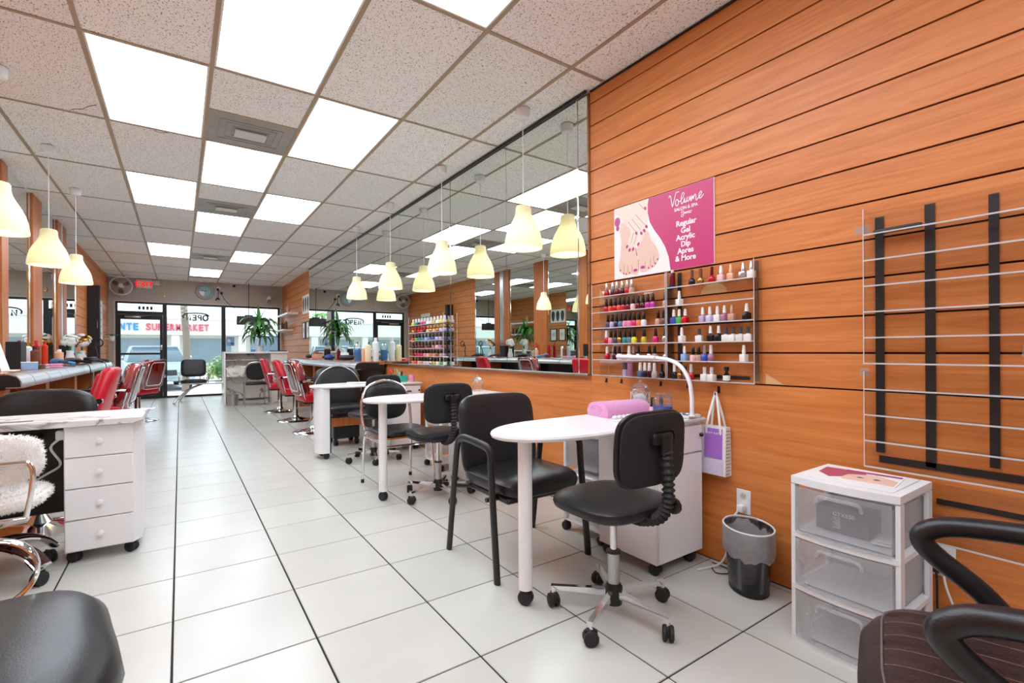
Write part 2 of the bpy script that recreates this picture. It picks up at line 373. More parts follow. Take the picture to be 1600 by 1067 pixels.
# ---- side walls
SL0, SP = .9245, .1524
def slats(parent, x0, x1, ya, yb, split, zmin=0):
    ys = [ya]+[s for s in split if ya < s < yb]+[yb]
    z = SL0; zs = []
    while z < CE-.01: zs.append((z+.004, min(z+SP-.004, CE))); z += SP
    for a, b in zip(ys, ys[1:]):
        for z0, z1 in zs:
            if z1-z0 > .02 and z0 >= zmin: obj('plank', MB().box(min(x0, x1), a+.0006, z0, max(x0, x1), b-.0006, z1), 'slat', parent)
wr = struct('wall_right', MB().box(XR+.012, YB-.1, 0, XR+.12, YF+.1, CE), 'groove')
slats(wr, XR, XR+.0118, YB, 2.37, (-.07,)); slats(wr, XR, XR+.0118, 10.86, YF, (12.6,))
for a, b in ((YB, -.07), (-.07, 2.37), (2.37, 4.81), (4.81, 7.25), (7.25, 9.69), (9.69, 12.13), (12.13, YF)):
    obj('lower_panel', MB().box(XR, a+.0006, .003, XR+.0118, b-.0006, SL0-.003), 'panel', wr)
wl = struct('wall_left', MB().box(XL-.12, YB-.1, 0, XL-.012, YF+.1, CE), 'groove')
slats(wl, XL-.0118, XL, YB, 4.6, (-1.24, 1.2)); slats(wl, XL-.0118, XL, 10.05, YF, (12.5,))
for a, b in ((YB, 0), (0, 2.44), (2.44, 4.88), (4.88, 7.32), (7.32, 9.76), (9.76, 12.2), (12.2, YF)):
    obj('lower_panel', MB().box(XL-.0118, a+.0006, .003, XL, b-.0006, SL0-.003), 'panel', wl)
for a, b in ((4.6, 4.78), (6.15, 6.35), (7.27, 7.68), (8.56, 8.78), (8.94, 9.15)):
    obj('pilaster', MB().rbox(XL-.0118, a, SL0, XL+.03, b, CE-.002, .004, 1), 'woodv', wl)
obj('post', MB().rbox(XL-.0118, 8.79, SL0, XL+.026, 8.93, CE-.002, .004, 1), 'silveredge', wl)
struct('wall_back', MB().box(XL-.02, YB-.12, 0, XR+.02, YB, CE), 'offwhite')
struct('trim_1', MB().box(XR-.012, YB, CE-.012, XR+.0, 2.36, CE-.004), 'darkframe'); struct('trim_2', MB().box(XL, YB, CE-.012, XL+.012, 4.6, CE-.004), 'darkframe')
struct('trim_3', MB().box(XM-.02, 2.37, CE-.018, XM-.004, 10.86, CE-.004), 'darkframe')
# mirrors
edges = [2.372, 2.47, 3.35, 4.37, 5.72, 7.37, 9.05, 10.85]
for n, (a, b) in enumerate(zip(edges, edges[1:])):
    t = thing('wall_mirror', ['narrow mirror strip at the end of right wall mirror beside orange slats', 'nearest wide mirror panel on the right wall', 'second wide mirror panel on the right wall', 'third wide right wall mirror panel, behind polish rack', 'fourth wide mirror panel on the right wall', 'fifth wide mirror panel on the right wall', 'farthest mirror panel on the right wall'][n], 'mirror', (XM, (a+b)/2, .935), group='right wall mirror panels')
    h = b-a
    obj('mirror_glass', MB().box(0, -h/2+.0015, 0, .006, h/2-.0015, CE-.935-.02), 'mirror', t); obj('backing', MB().box(.0062, -h/2+.0015, 0, .036, h/2-.0015, CE-.935-.02), 'alu', t)
for n, y in enumerate((2.472, 4.372)):
    tag(obj('chrome_strip', MB().rbox(XM-.004, y-.008, .937, XM-.0003, y+.008, CE-.022, .0015, 1), 'chrome'), ['chrome strip near the end of the right wall mirror', 'chrome strip on mirror right of the far polish rack'][n], 'strip')
tag(obj('mirror_channel', MB().rbox(XM-.012, 2.372, .920, XR-.0005, 10.85, .9345, .002, 1), 'alu'), 'long aluminium channel under the right wall mirror', 'channel')
for n, (a, b) in enumerate(((4.79, 6.14), (6.36, 7.26), (7.69, 8.55), (9.16, 10.04))):
    t = thing('wall_mirror', ['left wall mirror nearest the camera, out past the frame edge', 'left wall mirror showing the back of the open sign', 'left wall mirror between wood and steel pilasters', 'narrow left wall mirror beside the far slats'][n], 'mirror', (XL+.004, (a+b)/2, .94), group='left wall mirrors')
    h = b-a
    obj('mirror_glass', MB().box(-.005, -h/2, 0, 0, h/2, CE-.945), 'mirror', t)
    for s in (-1, 1): obj('edge_trim', MB().box(-.004, s*(h/2-.008)-.008, 0, .006, s*(h/2-.008)+.008, CE-.945), 'chrome', t)
# ---- far wall with door and windows
wf = struct('wall_front', MB().box(XL-.02, YF, 2.275, XR+.02, YF+.15, CE).box(XL-.02, YF, 0, -1.215, YF+.15, 2.275).box(2.215, YF, 0, XR+.02, YF+.15, 2.275), 'wallpaint')
struct('trim_4', MB().box(-1.25, YF-.012, 0, -1.215, YF, 2.3).box(-1.215, YF-.012, 2.275, 2.215, YF, 2.3).box(2.215, YF-.012, 0, 2.25, YF, 2.3), 'offwhite')
def framebox(x0, x1, z0, z1, w=.045, y0=YF+.03, y1=YF+.08):
    return MB().box(x0, y0, z0, x0+w, y1, z1).box(x1-w, y0, z0, x1, y1, z1).box(x0+w, y0, z0, x1-w, y1, z0+w).box(x0+w, y0, z1-w, x1-w, y1, z1)
w1 = struct('window_1', framebox(-.30, .915, 0, 2.275), 'darkframe'); obj('pane', MB().box(-.255, YF+.05, .045, .87, YF+.056, 2.23), 'glass', w1)
w2 = struct('window_2', framebox(.915, 2.215, 0, 2.275), 'darkframe'); obj('pane', MB().box(.96, YF+.05, .045, 2.17, YF+.056, 2.23), 'glass', w2)
w3 = struct('window_3', framebox(-1.215, -.30, 2.02, 2.275, .04), 'darkframe'); obj('pane', MB().box(-1.175, YF+.05, 2.06, -.34, YF+.056, 2.235), 'glass', w3, label='glass pane above the door')
d1 = struct('door_1', framebox(-1.215, -.30, 0, 2.02, .035), 'darkframe')
lf = obj('door_leaf', framebox(-1.178, -.337, .012, 1.982, .055, YF+.035, YF+.075).box(-1.123, YF+.035, 1.04, -.392, YF+.075, 1.085).box(-1.123, YF+.035, .067, -.392, YF+.075, .17).box(-1.123, YF+.035, 1.87, -.392, YF+.075, 1.927), 'darkframe', d1)
obj('pane', MB().box(-1.123, YF+.052, 1.085, -.392, YF+.058, 1.87), 'glass', lf); obj('pane', MB().box(-1.123, YF+.052, .17, -.392, YF+.058, 1.04), 'glass', lf)
obj('door_lock', MB().rbox(-.39, YF+.01, 1.15, -.345, YF+.034, 1.27, .005, 2), 'steel', lf); obj('push_handle', MB().tube([(-.365, YF+.034, .8), (-.365, YF-.02, .8), (-.365, YF-.02, 1.05), (-.365, YF+.034, 1.05)], .01), 'black', lf)
obj('door_closer', MB().rbox(-1.05, YF+.0, 1.90, -.75, YF+.034, 1.95, .008, 2).tube([(-.8, YF+.0, 1.94), (-.6, YF-.03, 1.96), (-.5, YF+.034, 1.965)], .006), 'steel', lf)
for i in range(4): obj('house_number', MB().rbox(-.80+i*.075, YF+.042, 2.10, -.755+i*.075, YF+.049, 2.18, .004, 1).box(-.785+i*.075, YF+.041, 2.125, -.775+i*.075, YF+.042, 2.155), 'black', w3)
# ================================================================== OUTSIDE
mat('asphalt', '#b9b9b6', .9, var=.1, scale=3); mat('walk', '#c9c6bf', .85, var=.06, scale=4); mat('facade', '#e9e6df', .8, var=.03, scale=2); mat('shopglass', '#90a2ab', .15); mat('bark', '#8d7f72', .9, var=.2, scale=12)
mat('carsilver', '#b4c3ce', .25, .5); mat('carblue', '#4a6da6', .25, .4); mat('cargl', '#51626e', .08); mat('carw', '#e3e6e8', .3); mat('hedge', '#a3bb6c', .8, var=.35, scale=30); mat('palm', '#6d9a52', .7, var=.3)
mat('redletter', '#e0566a', .6); mat('blueletter', '#2f8fd0', .6); mat('headl', '#dfe6ea', .1)
tag(obj('pavement', MB().box(-14, YF+.15, -.16, 18, 16.6, -.03), 'walk'), 'pale concrete pavement outside the shop windows', 'pavement')['kind'] = 'structure'
tag(obj('parking_lot', MB().box(-40, 16.6, -.2, 45, 70, -.15), 'asphalt'), 'grey asphalt parking lot outside the shop', 'parking lot')['kind'] = 'structure'
b = thing('supermarket_building', 'long white store across the parking lot with red and blue sign letters', 'building', (0, 40, -.15))
obj('wall', MB().box(-25, 1.2, 0, 28, 14, 3.4), 'facade', b); obj('canopy', MB().box(-25, 0, 2.42, 28, 1.2, 3.5), 'facade', b)
obj('cornice', MB().box(-25.1, -.15, 3.5, 28.1, 14, 3.6), 'facade', b)
for i in range(14): obj('column', MB().rbox(-24.5+i*4, .1, 0, -24+i*4, .6, 2.42, .05, 1), 'facade', b)
for i in range(13): obj('shop_window', MB().box(-23.6+i*4, 1.12, .5, -20.9+i*4, 1.19, 2.2), 'shopglass', b)
for txt, x, mt, adv in (('NTE', -3.2, 'blueletter', .35), ('SUPERMARKET', -1.85, 'redletter', .327)):
    for ch in txt:
        me = textmesh(ch, .64, extrude=.04, bold=.014); x0 = min(v.co.x for v in me.vertices); wd = max(v.co.x for v in me.vertices)-x0; k = .265/max(wd, .2)
        for v in me.vertices: v.co.x = (v.co.x-x0)*k
        obj('sign_letter', me, mt, b, (x, -.06, 2.72), (PI/2, 0, 0)); x += adv
def car(name, label, body, loc, rz, suv=False):
    t = thing(name, label, 'car', loc, rz); h = .25 if suv else 0
    # side profile (y along length, front at -y), widths taper
    prof = [(-2.2, .35), (-2.25, .6), (-2.1, .78+h*.4), (-1.2, .92+h*.6), (1.6, .98+h), (2.15, .95+h), (2.25, .6), (2.2, .35)]
    mb = MB(); n = len(prof)
    xs = [(-.88, .0), (-.9, .03), (.9, .03), (.88, 0)]; V = []; F = []
    for sx, k in ((-.86, .97), (-.9, 1), (.9, 1), (.86, .97)):
        for y, z in prof: V.append((sx, y*k, .35+(z-.35)*(k)))
    for a in range(3):
        for i in range(n): j = (i+1) % n; F.append((a*n+i, a*n+j, (a+1)*n+j, (a+1)*n+i))
    F += [tuple(reversed(range(n))), tuple(range(3*n, 4*n))]; mb.add(V, F); obj('body', mb, body, t)
    z0, z1 = .93+h*.8, 1.42+h*1.6
    def cab(x, y0, y1, y2, y3, s=1): return [(-x, y0, z0), (x, y0, z0), (x, y3, z0), (-x, y3, z0), (-x*.8, y1, z1), (x*.8, y1, z1), (x*.8, y2, z1), (-x*.8, y2, z1)]
    q = [(3, 2, 1, 0), (4, 5, 6, 7), (0, 1, 5, 4), (1, 2, 6, 5), (2, 3, 7, 6), (3, 0, 4, 7)]
    obj('glasshouse', MB().add(cab(.8, -1.1, -.35, 1.0 if not suv else 1.9, 1.75 if not suv else 2.1), q), 'cargl', t)
    obj('roof', MB().rbox(-.64, -.36, z1-.01, .64, 1.02 if not suv else 1.9, z1+.05, .02, 2), body, t)
    for sx in (-1, 1):
        for y in (-1.4, 1.35): obj('wheel', MB().cyl((sx*.72, y, .32), (sx*.9, y, .32), .32, n=18), 'rubber', t); obj('rim', MB().cyl((sx*.9, y, .32), (sx*.915, y, .32), .2, n=14), 'steel', t)
        obj('headlight', MB().rbox(sx*.68-.18, -2.27, .62, sx*.68+.18, -2.17, .78, .03, 2), 'headl', t); obj('side_mirror', MB().rbox(sx*.95-.08, -.75, .98+h, sx*.95+.08, -.6, 1.1+h, .02, 1), body, t)
        for y in (-.37, .4): obj('pillar', MB().cyl((sx*.81, y-.3 if y < 0 else y, z0), (sx*.65, y, z1+.01), .035, n=6), body, t)
    obj('grille', MB().rbox(-.4, -2.29, .5, .4, -2.2, .68, .02, 1), 'greydk', t); obj('bumper', MB().rbox(-.88, -2.33, .3, .88, -2.1, .5, .05, 2), body, t); obj('plate', MB().box(-.15, -2.345, .36, .15, -2.33, .46), 'carw', t)
car('parked_car', 'silver blue car parked nose toward the glass door', 'carsilver', (-.75, 21.2, -.15), .12)
car('parked_car', 'dark blue car parked behind the front window', 'carblue', (3.3, 21.4, -.15), -.08, True)
car('parked_car', 'white car parked behind the hanging plant', 'carw', (6.6, 22.5, -.15), 0)
car('parked_car', 'white car parked farther away past the hedge', 'carw', (-4.6, 30, -.15), .05)
for n, (x, y, r) in enumerate(((-2.3, 18.6, .8), (1.9, 24.5, 1.0))):
    t = thing('hedge', ['light green hedge outside the lower door glass', 'light green bush behind the parked cars'][n], 'hedge', (x, y, -.15)); mb = MB(); st = MB()
    for i in range(900):
        a, e = random.uniform(0, 2*PI), random.uniform(0, 1); rr = r*random.uniform(.72, 1.0)
        c = Vector((math.cos(a)*math.sqrt(1-e*e)*rr*1.15, math.sin(a)*math.sqrt(1-e*e)*rr*.8, .1+e*rr*1.1)); mx = Matrix.Translation(c) @ Matrix.Rotation(random.uniform(0, 6), 4, Vector((random.uniform(-1, 1), random.uniform(-1, 1), random.uniform(-1, 1))).normalized())
        mb.add([(-.07, 0, 0), (0, -.035, .01), (.07, 0, 0), (0, .035, .01)], [(0, 1, 2, 3)], mx)
    o = obj('foliage', mb, 'hedge', t); o['kind'] = 'stuff'
    obj('stem', MB().lathe([(0, 0), (.3*r, 0), (.75*r, .3*r), (.8*r, .6*r), (.5*r, .95*r), (0, 1.05*r)], n=10), 'green', t)
t = thing('tree_trunk', 'pale tree standing outside between window and sign', 'tree', (.13, 17.9, -.15))
obj('trunk', MB().tube(catmull([(0, 0, 0), (.04, 0, 1.5), (-.03, 0, 3), (.1, 0, 4.6), (0, 0, 6.5)], 4), .095, 10), 'bark', t)
mb = MB().tube([(-.02, 0, 3.0), (-.5, .2, 4.2), (-.9, .2, 5.6)], .05, 8); obj('branch', mb, 'bark', t); obj('branch', MB().tube([(.02, 0, 3.2), (.6, .2, 4.4), (1, .2, 6)], .045, 8), 'bark', t)
for n, (x, y, h) in enumerate(((-3.3, 56.5, 5.0), (-9, 58, 5.6))):
    t = thing('palm_tree', ['palm crown rising over the store roof, seen through the door', 'palm tree behind the store, far left'][n], 'palm tree', (x, y, -.15)); obj('trunk', MB().tube([(0, 0, 0), (.08, 0, h*.5), (0, 0, h)], .13, 8), 'bark', t)
    for k in range(13):
        a = k*2.4; d = Vector((math.cos(a), math.sin(a), 0)); mb = MB(); L = 1.9; pts = [Vector((0, 0, h))+d*L*s+Vector((0, 0, .5*s-1.3*s*s)) for s in (0, .25, .5, .75, 1)]; w = d.cross(Vector((0, 0, 1)))
        V = []; F = []
        for i, p in enumerate(pts): ww = (.06, .2, .22, .16, .02)[i]; V += [p-w*ww+Vector((0, 0, -.05)), p, p+w*ww+Vector((0, 0, -.05))]
        for i in range(4): F += [(i*3, i*3+1, i*3+4, i*3+3), (i*3+1, i*3+2, i*3+5, i*3+4)]
        mb.add(V, F); obj('frond', mb, 'palm', t)
# ================================================================== FURNITURE
def caster(mb_parent, x, y, r=.03, name='caster', a=0):
    """twin wheel caster, floor contact at z=0, returns object"""
    mb = MB(); mx = Tr(x, y, 0) @ Rz(a)
    for s in (-1, 1): mb.lathe([(0, -.009), (r*.8, -.009), (r, -.005), (r, .005), (r*.8, .009), (0, .009)], n=14, mx=mx @ Tr(s*.0125, 0, r) @ Matrix.Rotation(PI/2, 4, 'Y'))
    mb.lathe([(0, .012), (.012, .012), (.016, .0), (.012, -.02), (0, -.02)], n=10, mx=mx @ Tr(0, .004, r*1.55))
    mb.rbox(-.005, -r*.9, r*.75, .005, r*.9, r*2.02, .004, 1, mx=mx)
    return obj(name, mb, 'rubber', mb_parent)
def shear_back(k, z0): return lambda v: (v[0], v[1]-(v[2]-z0)*k, v[2])
def task_stool(label, loc, rz, a0):
    t = thing('task_stool', label, 'stool', loc, rz, 'black nail technician stools')
    obj('hub', MB().lathe([(0, .045), (.034, .045), (.036, .06), (.036, .115), (.028, .13), (0, .13)], n=16), 'blackpl', t)
    for k in range(5):
        a = a0-rz+k*2*PI/5; mx = Rz(a)
        lg = obj('base_leg', MB().add([(.03, -.011, .105), (.03, .011, .105), (.03, .011, .075), (.03, -.011, .075), (.262, -.011, .092), (.262, .011, .092), (.262, .011, .077), (.262, -.011, .077)],
            [(0, 1, 5, 4), (1, 2, 6, 5), (2, 3, 7, 6), (3, 0, 4, 7), (4, 5, 6, 7), (3, 2, 1, 0)], mx).cyl((.252, 0, .045), (.252, 0, .085), .009, n=8, mx=mx), 'chrome', t)
        p = mx @ Vector((.252, 0, 0)); caster(lg, p.x, p.y, .029, a=a+.6)
    obj('lift_sleeve', MB().cyl((0, 0, .13), (0, 0, .255), .025, n=16), 'steel', t); obj('gas_lift', MB().cyl((0, 0, .255), (0, 0, .44), .0145, n=14), 'chrome', t); obj('collar', MB().cyl((0, 0, .255), (0, 0, .264), .03, n=16), 'blackpl', t)
    obj('seat_pan', MB().rbox(-.1, -.12, .425, .1, .1, .447, .008, 2), 'blackpl', t)
    obj('seat', MB().cushion(.44, .42, .06, (0, 0, .475), 3.6, 36, .3, fn=lambda v: (v[0], v[1], v[2]-.25*max(0, v[1]-.1)**2-.2*v[0]**2)), 'vinyl', t)
    f = lambda v: (v[0], v[1]+.55*v[0]**2-.05*(v[2]-.72), v[2])
    mxb = Tr(0, -.215, .72) @ Matrix.Rotation(PI/2, 4, 'X')
    bk = obj('backrest', MB().cushion(.385, .29, .03, (0, 0, -.007), 4.2, 36, .2, mx=mxb), 'vinyl', t)
    bk.data.transform(Matrix.Identity(4))
    for v in bk.data.vertices: v.co = Vector(f(v.co))
    sh = obj('back_shell', MB().cushion(.37, .275, .02, (0, 0, .012), 4.2, 36, 0, mx=mxb), 'fabricblack', t)
    for v in sh.data.vertices: v.co = Vector(f(v.co))
    obj('back_bracket', MB().rbox(-.062, -.262, .735, .062, -.238, .792, .02, 3).rbox(-.024, -.282, .70, .024, -.25, .785, .01, 2), 'blackpl', t)
    P = catmull([(0, -.268, .72), (0, -.275, .62), (0, -.272, .53), (0, -.235, .465), (0, -.15, .432), (0, -.1, .43)], 9); n = len(P)
    obj('bellows', MB().tube(P, .02, 12, rs=[.0255 if i % 2 else .0165 for i in range(n)]), 'rubber', t, ang=15)
    obj('adjust_knob', MB().lathe([(0, 0), (.014, 0), (.03, .006), (.03, .022), (.012, .03), (0, .03)], n=10, mx=Tr(.025, -.27, .51) @ Matrix.Rotation(PI/2, 4, 'Y')), 'blackpl', t)
    obj('lever', MB().tube([(0, .02, .43), (.12, .02, .425), (.2, .02, .42)], .006, 6), 'blackpl', t)
    return t
s1 = task_stool('black task stool with bellows back post tucked under the nearest oval table', (1.48, 1.41, 0), 0, math.radians(60))
s2 = task_stool('black task stool with bellows back post at the middle oval table', (1.60, 3.31, 0), -.03, math.radians(52))
s3 = task_stool('black task stool behind chrome chair, at the farthest manicure table', (1.60, 4.78, 0), .2, math.radians(40))
# ---- manicure tables
def top_outline(x0, x1, cy, hw, a, n=16):
    P = [(x1, cy-hw), (x1, cy+hw), (x0+a, cy+hw)]
    for i in range(1, n): t_ = PI/2+PI*i/n; P.append((x0+a+a*math.cos(t_), cy+hw*math.sin(t_)))
    P.append((x0+a, cy-hw)); return P
def man_table(label, y, wide=False):
    t = thing('manicure_table', label, 'table', (0, y, 0), 0, 'white manicure tables')
    o = obj('table_top', MB().prism(list(reversed(top_outline(1.10, 2.225, 0, .215, .36))), .72, .745), 'whitegloss', t)
    obj('top_edge', MB().tube([(x, yy, .7325) for x, yy in top_outline(1.10, 2.225, 0, .215, .36)], .0135, 8, closed=True), 'white', t)
    if not wide:
        obj('leg', MB().lathe([(0, .068), (.031, .068), (.031, .719), (0, .719)], (1.224, -.02, 0), 24), 'whitegloss', t); caster(t, 1.224, -.02, .031, a=.5)
    else:
        obj('leg', MB().prism([(1.19+.06*math.cos(a_), -.01+.135*math.sin(a_)) for a_ in [PI/2+PI*i/12 for i in range(13)]]+[(1.25, -.145), (1.25, .125)], .06, .719), 'whitegloss', t)
        obj('leg_back', MB().box(1.2505, -.145, .06, 1.262, .125, .719), 'black', t)
        for yy in (-.11, .09): caster(t, 1.225, yy, .028, a=1.2)
    cb = obj('cabinet', MB().rbox(1.862, -.205, .062, 2.215, .18, .719, .004, 1), 'white', t)
    dr = obj('drawer', MB().rbox(1.868, -.216, .575, 2.209, -.2055, .71, .003, 1), 'whitegloss', t); obj('knob', MB().ball((2.19, -.226, .66), (.011, .012, .011), 10), 'brownwood', dr)
    do = obj('cabinet_door', MB().rbox(1.868, -.216, .07, 2.209, -.2055, .569, .003, 1), 'whitegloss', t)
    for x in (1.9, 2.17):
        for yy in (-.165, .14): caster(t, x, yy, .029, a=.3)
    return t
t1 = man_table('nearest white oval manicure table with one round post leg', 1.70)
t2 = man_table('middle white oval manicure table behind the black armchair', 3.47)
t3 = man_table('farthest white manicure table, with a wide half round leg', 5.22, True)
obj('slot_handle', MB().rbox(1.97, -.228, .645, 2.1, -.217, .66, .003, 1), 'black', t3)
# ---- black armchair at the nearest table (faces -y)
t = thing('armchair', 'black vinyl armchair with black steel arms at the nearest table', 'armchair', (1.508, 2.14, 0), PI)
obj('seat', MB().cushion(.50, .49, .085, (0, .03, .425), 5, 36, .35, fn=lambda v: (v[0], v[1], v[2]-.5*max(0, v[1]-.16)**2*3)), 'vinyl', t)
obj('seat_base', MB().rbox(-.22, -.19, .352, .22, .23, .382, .008, 1), 'blackpl', t)
bk = obj('backrest', MB().cushion(.50, .46, .07, (0, 0, 0), 5.5, 40, .5, mx=Tr(0, -.205, .62) @ Matrix.Rotation(PI/2+.14, 4, 'X')), 'vinyl', t)
for v in bk.data.vertices: v.co.y += .35*v.co.x**2
for s in (-1, 1):
    P = [(s*.288, -.25, 0.001), (s*.286, -.17, .50), (s*.285, -.15, .60), (s*.285, -.12, .628), (s*.285, -.06, .64), (s*.285, .09, .632), (s*.285, .155, .62), (s*.286, .185, .585), (s*.287, .19, .5), (s*.29, .243, 0.001)]
    obj('leg_frame', MB().tube(catmull(P, 5), .0165, 12, flat=(.021, .014, (1, 0, 0))), 'blackpl', t)
    for yy in (-.12, .14): obj('seat_rail', MB().cyl((s*.21, yy, .367), (s*.287, yy if yy > 0 else -.185, .367), .012, n=8), 'blackpl', t)
# ---- chrome stacking chair at the middle table (faces -y)
t = thing('chrome_chair', 'chrome framed chair with black arched back at the middle table', 'chair', (1.46, 3.77, 0), PI)
obj('seat', MB().cushion(.44, .42, .05, (0, .02, .455), 4, 30, .3), 'vinyl', t); obj('seat_board', MB().rbox(-.19, -.17, .415, .19, .21, .4295, .005, 1), 'woodv', t)
obj('backrest', MB().cushion(.37, .30, .035, (0, 0, 0), 3, 30, .3, mx=Tr(0, -.262, .66) @ Matrix.Rotation(PI/2+.08, 4, 'X')), 'vinyl', t)
P = catmull([(-.205, -.21, .44), (-.215, -.25, .56), (-.205, -.265, .68), (-.15, -.285, .79), (0, -.295, .84), (.15, -.285, .79), (.205, -.265, .68), (.215, -.25, .56), (.205, -.21, .44)], 5)
obj('back_frame', MB().tube(P, .0125, 10), 'chrome', t)
for s in (-1, 1):
    for yy, zz in ((.22, .43), (-.21, .44)):
        lg = obj('leg', MB().tube([(s*.195, yy*.9, zz), (s*.205, yy, .36), (s*.212, yy*1.17, .02)], .0115, 10), 'chrome', t); obj('foot_tip', MB().cyl((s*.212, yy*1.17, 0), (s*.2115, yy*1.165, .03), .014, n=10), 'rubber', lg)
    obj('seat_rail', MB().cyl((s*.2, -.2, .395), (s*.2, .2, .395), .0115, n=10), 'chrome', t)
for yy in (-.2, .2): obj('cross_bar', MB().cyl((-.2, yy, .36), (.2, yy, .36), .009, n=8), 'chrome', t)
obj('back_tear', MB().lathe([(.0, .0), (.045, .002), (.0, .004)], n=12, sy=.5, mx=Tr(0, -.272, .765) @ Matrix.Rotation(PI/2, 4, 'X')), 'paper', t, label='worn pale patch at the top of the back')
# ---- black padded chair beyond the farthest table
t = thing('padded_chair', 'wide black padded chair behind the farthest manicure table', 'chair', (1.60, 5.88, 0), PI)
obj('seat', MB().cushion(.52, .5, .1, (0, .02, .42), 5, 30, .3), 'vinyl', t)
bk = obj('backrest', MB().cushion(.56, .50, .08, (0, 0, 0), 3.5, 36, .4, mx=Tr(0, -.24, .66) @ Matrix.Rotation(PI/2+.16, 4, 'X')), 'vinyl', t)
obj('back_trim', MB().tube([(.283*math.cos(a_)*(1 if 1 else 0), -.21-.03*abs(math.sin(a_)), .6+.31*math.sin(a_)) for a_ in [PI*i/16 for i in range(17)]], .008, 8), 'steel', t)
obj('wood_base', MB().rbox(-.19, -.18, .23, .19, .2, .335, .006, 1), 'woodv', t); obj('pedestal', MB().rbox(-.15, -.14, .08, .15, .16, .2295, .01, 1), 'blackpl', t)
obj('seat_support', MB().rbox(-.17, -.17, .3355, .17, .19, .371, .005, 1), 'blackpl', t)
for x in (-.12, .12):
    for y in (-.11, .13): caster(t, x, y, .039)
# ---- rolling carts with clear drawers
def cart(label, loc, dark):
    t = thing('rolling_cart', label, 'cart', loc, 0, 'white rolling carts')
    for x in (-.15, .15):
        for y in (-.15, .15): obj('post', MB().rbox(x-.013, y-.013, .07, x+.013, y+.013, .62, .004, 1), 'whitepl', t); caster(t, x, y, .025)
    obj('top', MB().rbox(-.17, -.17, .6205, .17, .17, .64, .008, 2), 'whitepl', t); obj('bottom_rail', MB().rbox(-.163, -.163, .06, .163, .163, .0695, .004, 1), 'whitepl', t)
    for z in (.4, .16):
        d = obj('drawer', MB().box(-.17, -.136, z, -.166, .136, z+.19).box(-.166, -.136, z, .136, .136, z+.004).box(-.166, -.136, z+.004, .136, -.132, z+.19).box(-.166, .132, z+.004, .136, .136, z+.19), 'frost', t)
        obj('drawer_rim', MB().rbox(-.178, -.136, z+.191, .136, .136, z+.203, .004, 1), 'whitepl', d)
        if z > .3 and dark: obj('dark_towels', MB().cushion(.26, .24, .13, (-.01, 0, z+.075), 3, 20, .3), 'greydk', d)
    return t
cart('white cart with dark towels in its clear drawer, under the nearest table', (2.095, 2.09, 0), True)
cart('white cart with clear drawers standing between middle and far tables', (2.10, 4.12, 0), False)
# ---- three drawer plastic unit by the wall
t = thing('plastic_drawer_unit', 'white three drawer plastic storage unit against the orange wall', 'drawer unit', (2.055, .732, 0))
HW, HD = .168, .155
def bow(v): return (v[0]-.022*(1-(v[1]/HW)**2) if v[0] < -.1 else v[0], v[1], v[2])
def bowpts(): return [(-HD-.022*(1-(y/HW)**2), y) for y in [HW-2*HW*i/12 for i in range(13)]]
obj('lid', MB().prism([(HD, -HW), (HD, HW)]+bowpts(), .592, .618), 'whitepl', t)
obj('lid_panel', MB().rbox(-.13, -.14, .618, .14, .14, .6215, .0015, 1), 'whitepl', t)
for k in range(3):
    z = .012+k*.194
    fr_ = obj('frame', MB().prism([(HD, -HW), (HD, HW)]+bowpts(), z-.012 if k == 0 else z-.006, z+.012), 'whitepl', t)
    for x, y in ((HD-.035, -HW), (HD-.035, HW-.014), (-HD, -HW), (-HD, HW-.014)): obj('frame_post', MB().box(x, y, z+.012, x+.035, y+.014, z+.188), 'whitepl', t)
    obj('back_panel', MB().box(HD-.006, -HW+.014, z+.012, HD, HW-.014, z+.188), 'whitepl', t)
    d = obj('drawer', MB().prism([(-HD-.006-.022*(1-(y/HW)**2), y) for y in [.148-.296*i/10 for i in range(11)]]+[(-HD-.002-.022*(1-(y/HW)**2), y) for y in [-.148+.296*i/10 for i in range(11)]], z+.014, z+.184), 'frost', t)
    obj('drawer_tray', MB().box(-.15, -.146, z+.016, .14, .146, z+.019).box(-.15, -.146, z+.019, .14, -.143, z+.165).box(-.15, .143, z+.019, .14, .146, z+.165), 'frost', d); obj('drawer_floor', MB().box(-.149, -.142, z+.0192, .139, .142, z+.0205), 'whitepl', d)
    P = [(-HD-.01-.022*(1-(y/HW)**2), y, zz) for y, zz in ((.07, z+.142), (.066, z+.16), (.05, z+.168), (0, z+.168), (-.05, z+.168), (-.066, z+.16), (-.07, z+.142))]
    obj('handle', MB().tube(catmull(P, 3), .006, 8), 'frost', d)
t2_ = thing('navy_box', 'dark navy carton inside the top clear drawer', 'box', (2.03, .76, .4255)); obj('carton', MB().box(-.055, -.085, 0, .055, .085, .085), 'greydk', t2_)
mat('navy', '#26324a', .5); t2_.children[0].data.materials[0] = M['navy']
me = textmesh('GTX550', .02, extrude=.0004); obj('print', me, 'paper', t2_, (-.0556, .03, .058), (PI/2, 0, -PI/2))
mb = MB()
for i in range(7): mb.box(-.0557, .005, .05-i*.006, -.0551, .03-.004*(i % 3), .052-i*.006)
obj('print_lines', mb, 'paper', t2_, kind='stuff')
tag(obj('folded_papers', MB().rbox(-.06, -.028, 0, .06, .028, .006, .002, 1).rbox(-.05, -.032, .006, .03, .015, .011, .002, 1), 'paper', None, (2.01, .645, .4255), (0, 0, .2)), 'loose white papers lying in the top clear drawer', 'papers')
mg = thing('magazine', 'pink beauty magazine page lying on the plastic drawer unit', 'magazine', (2.06, .74, .6218), .12)
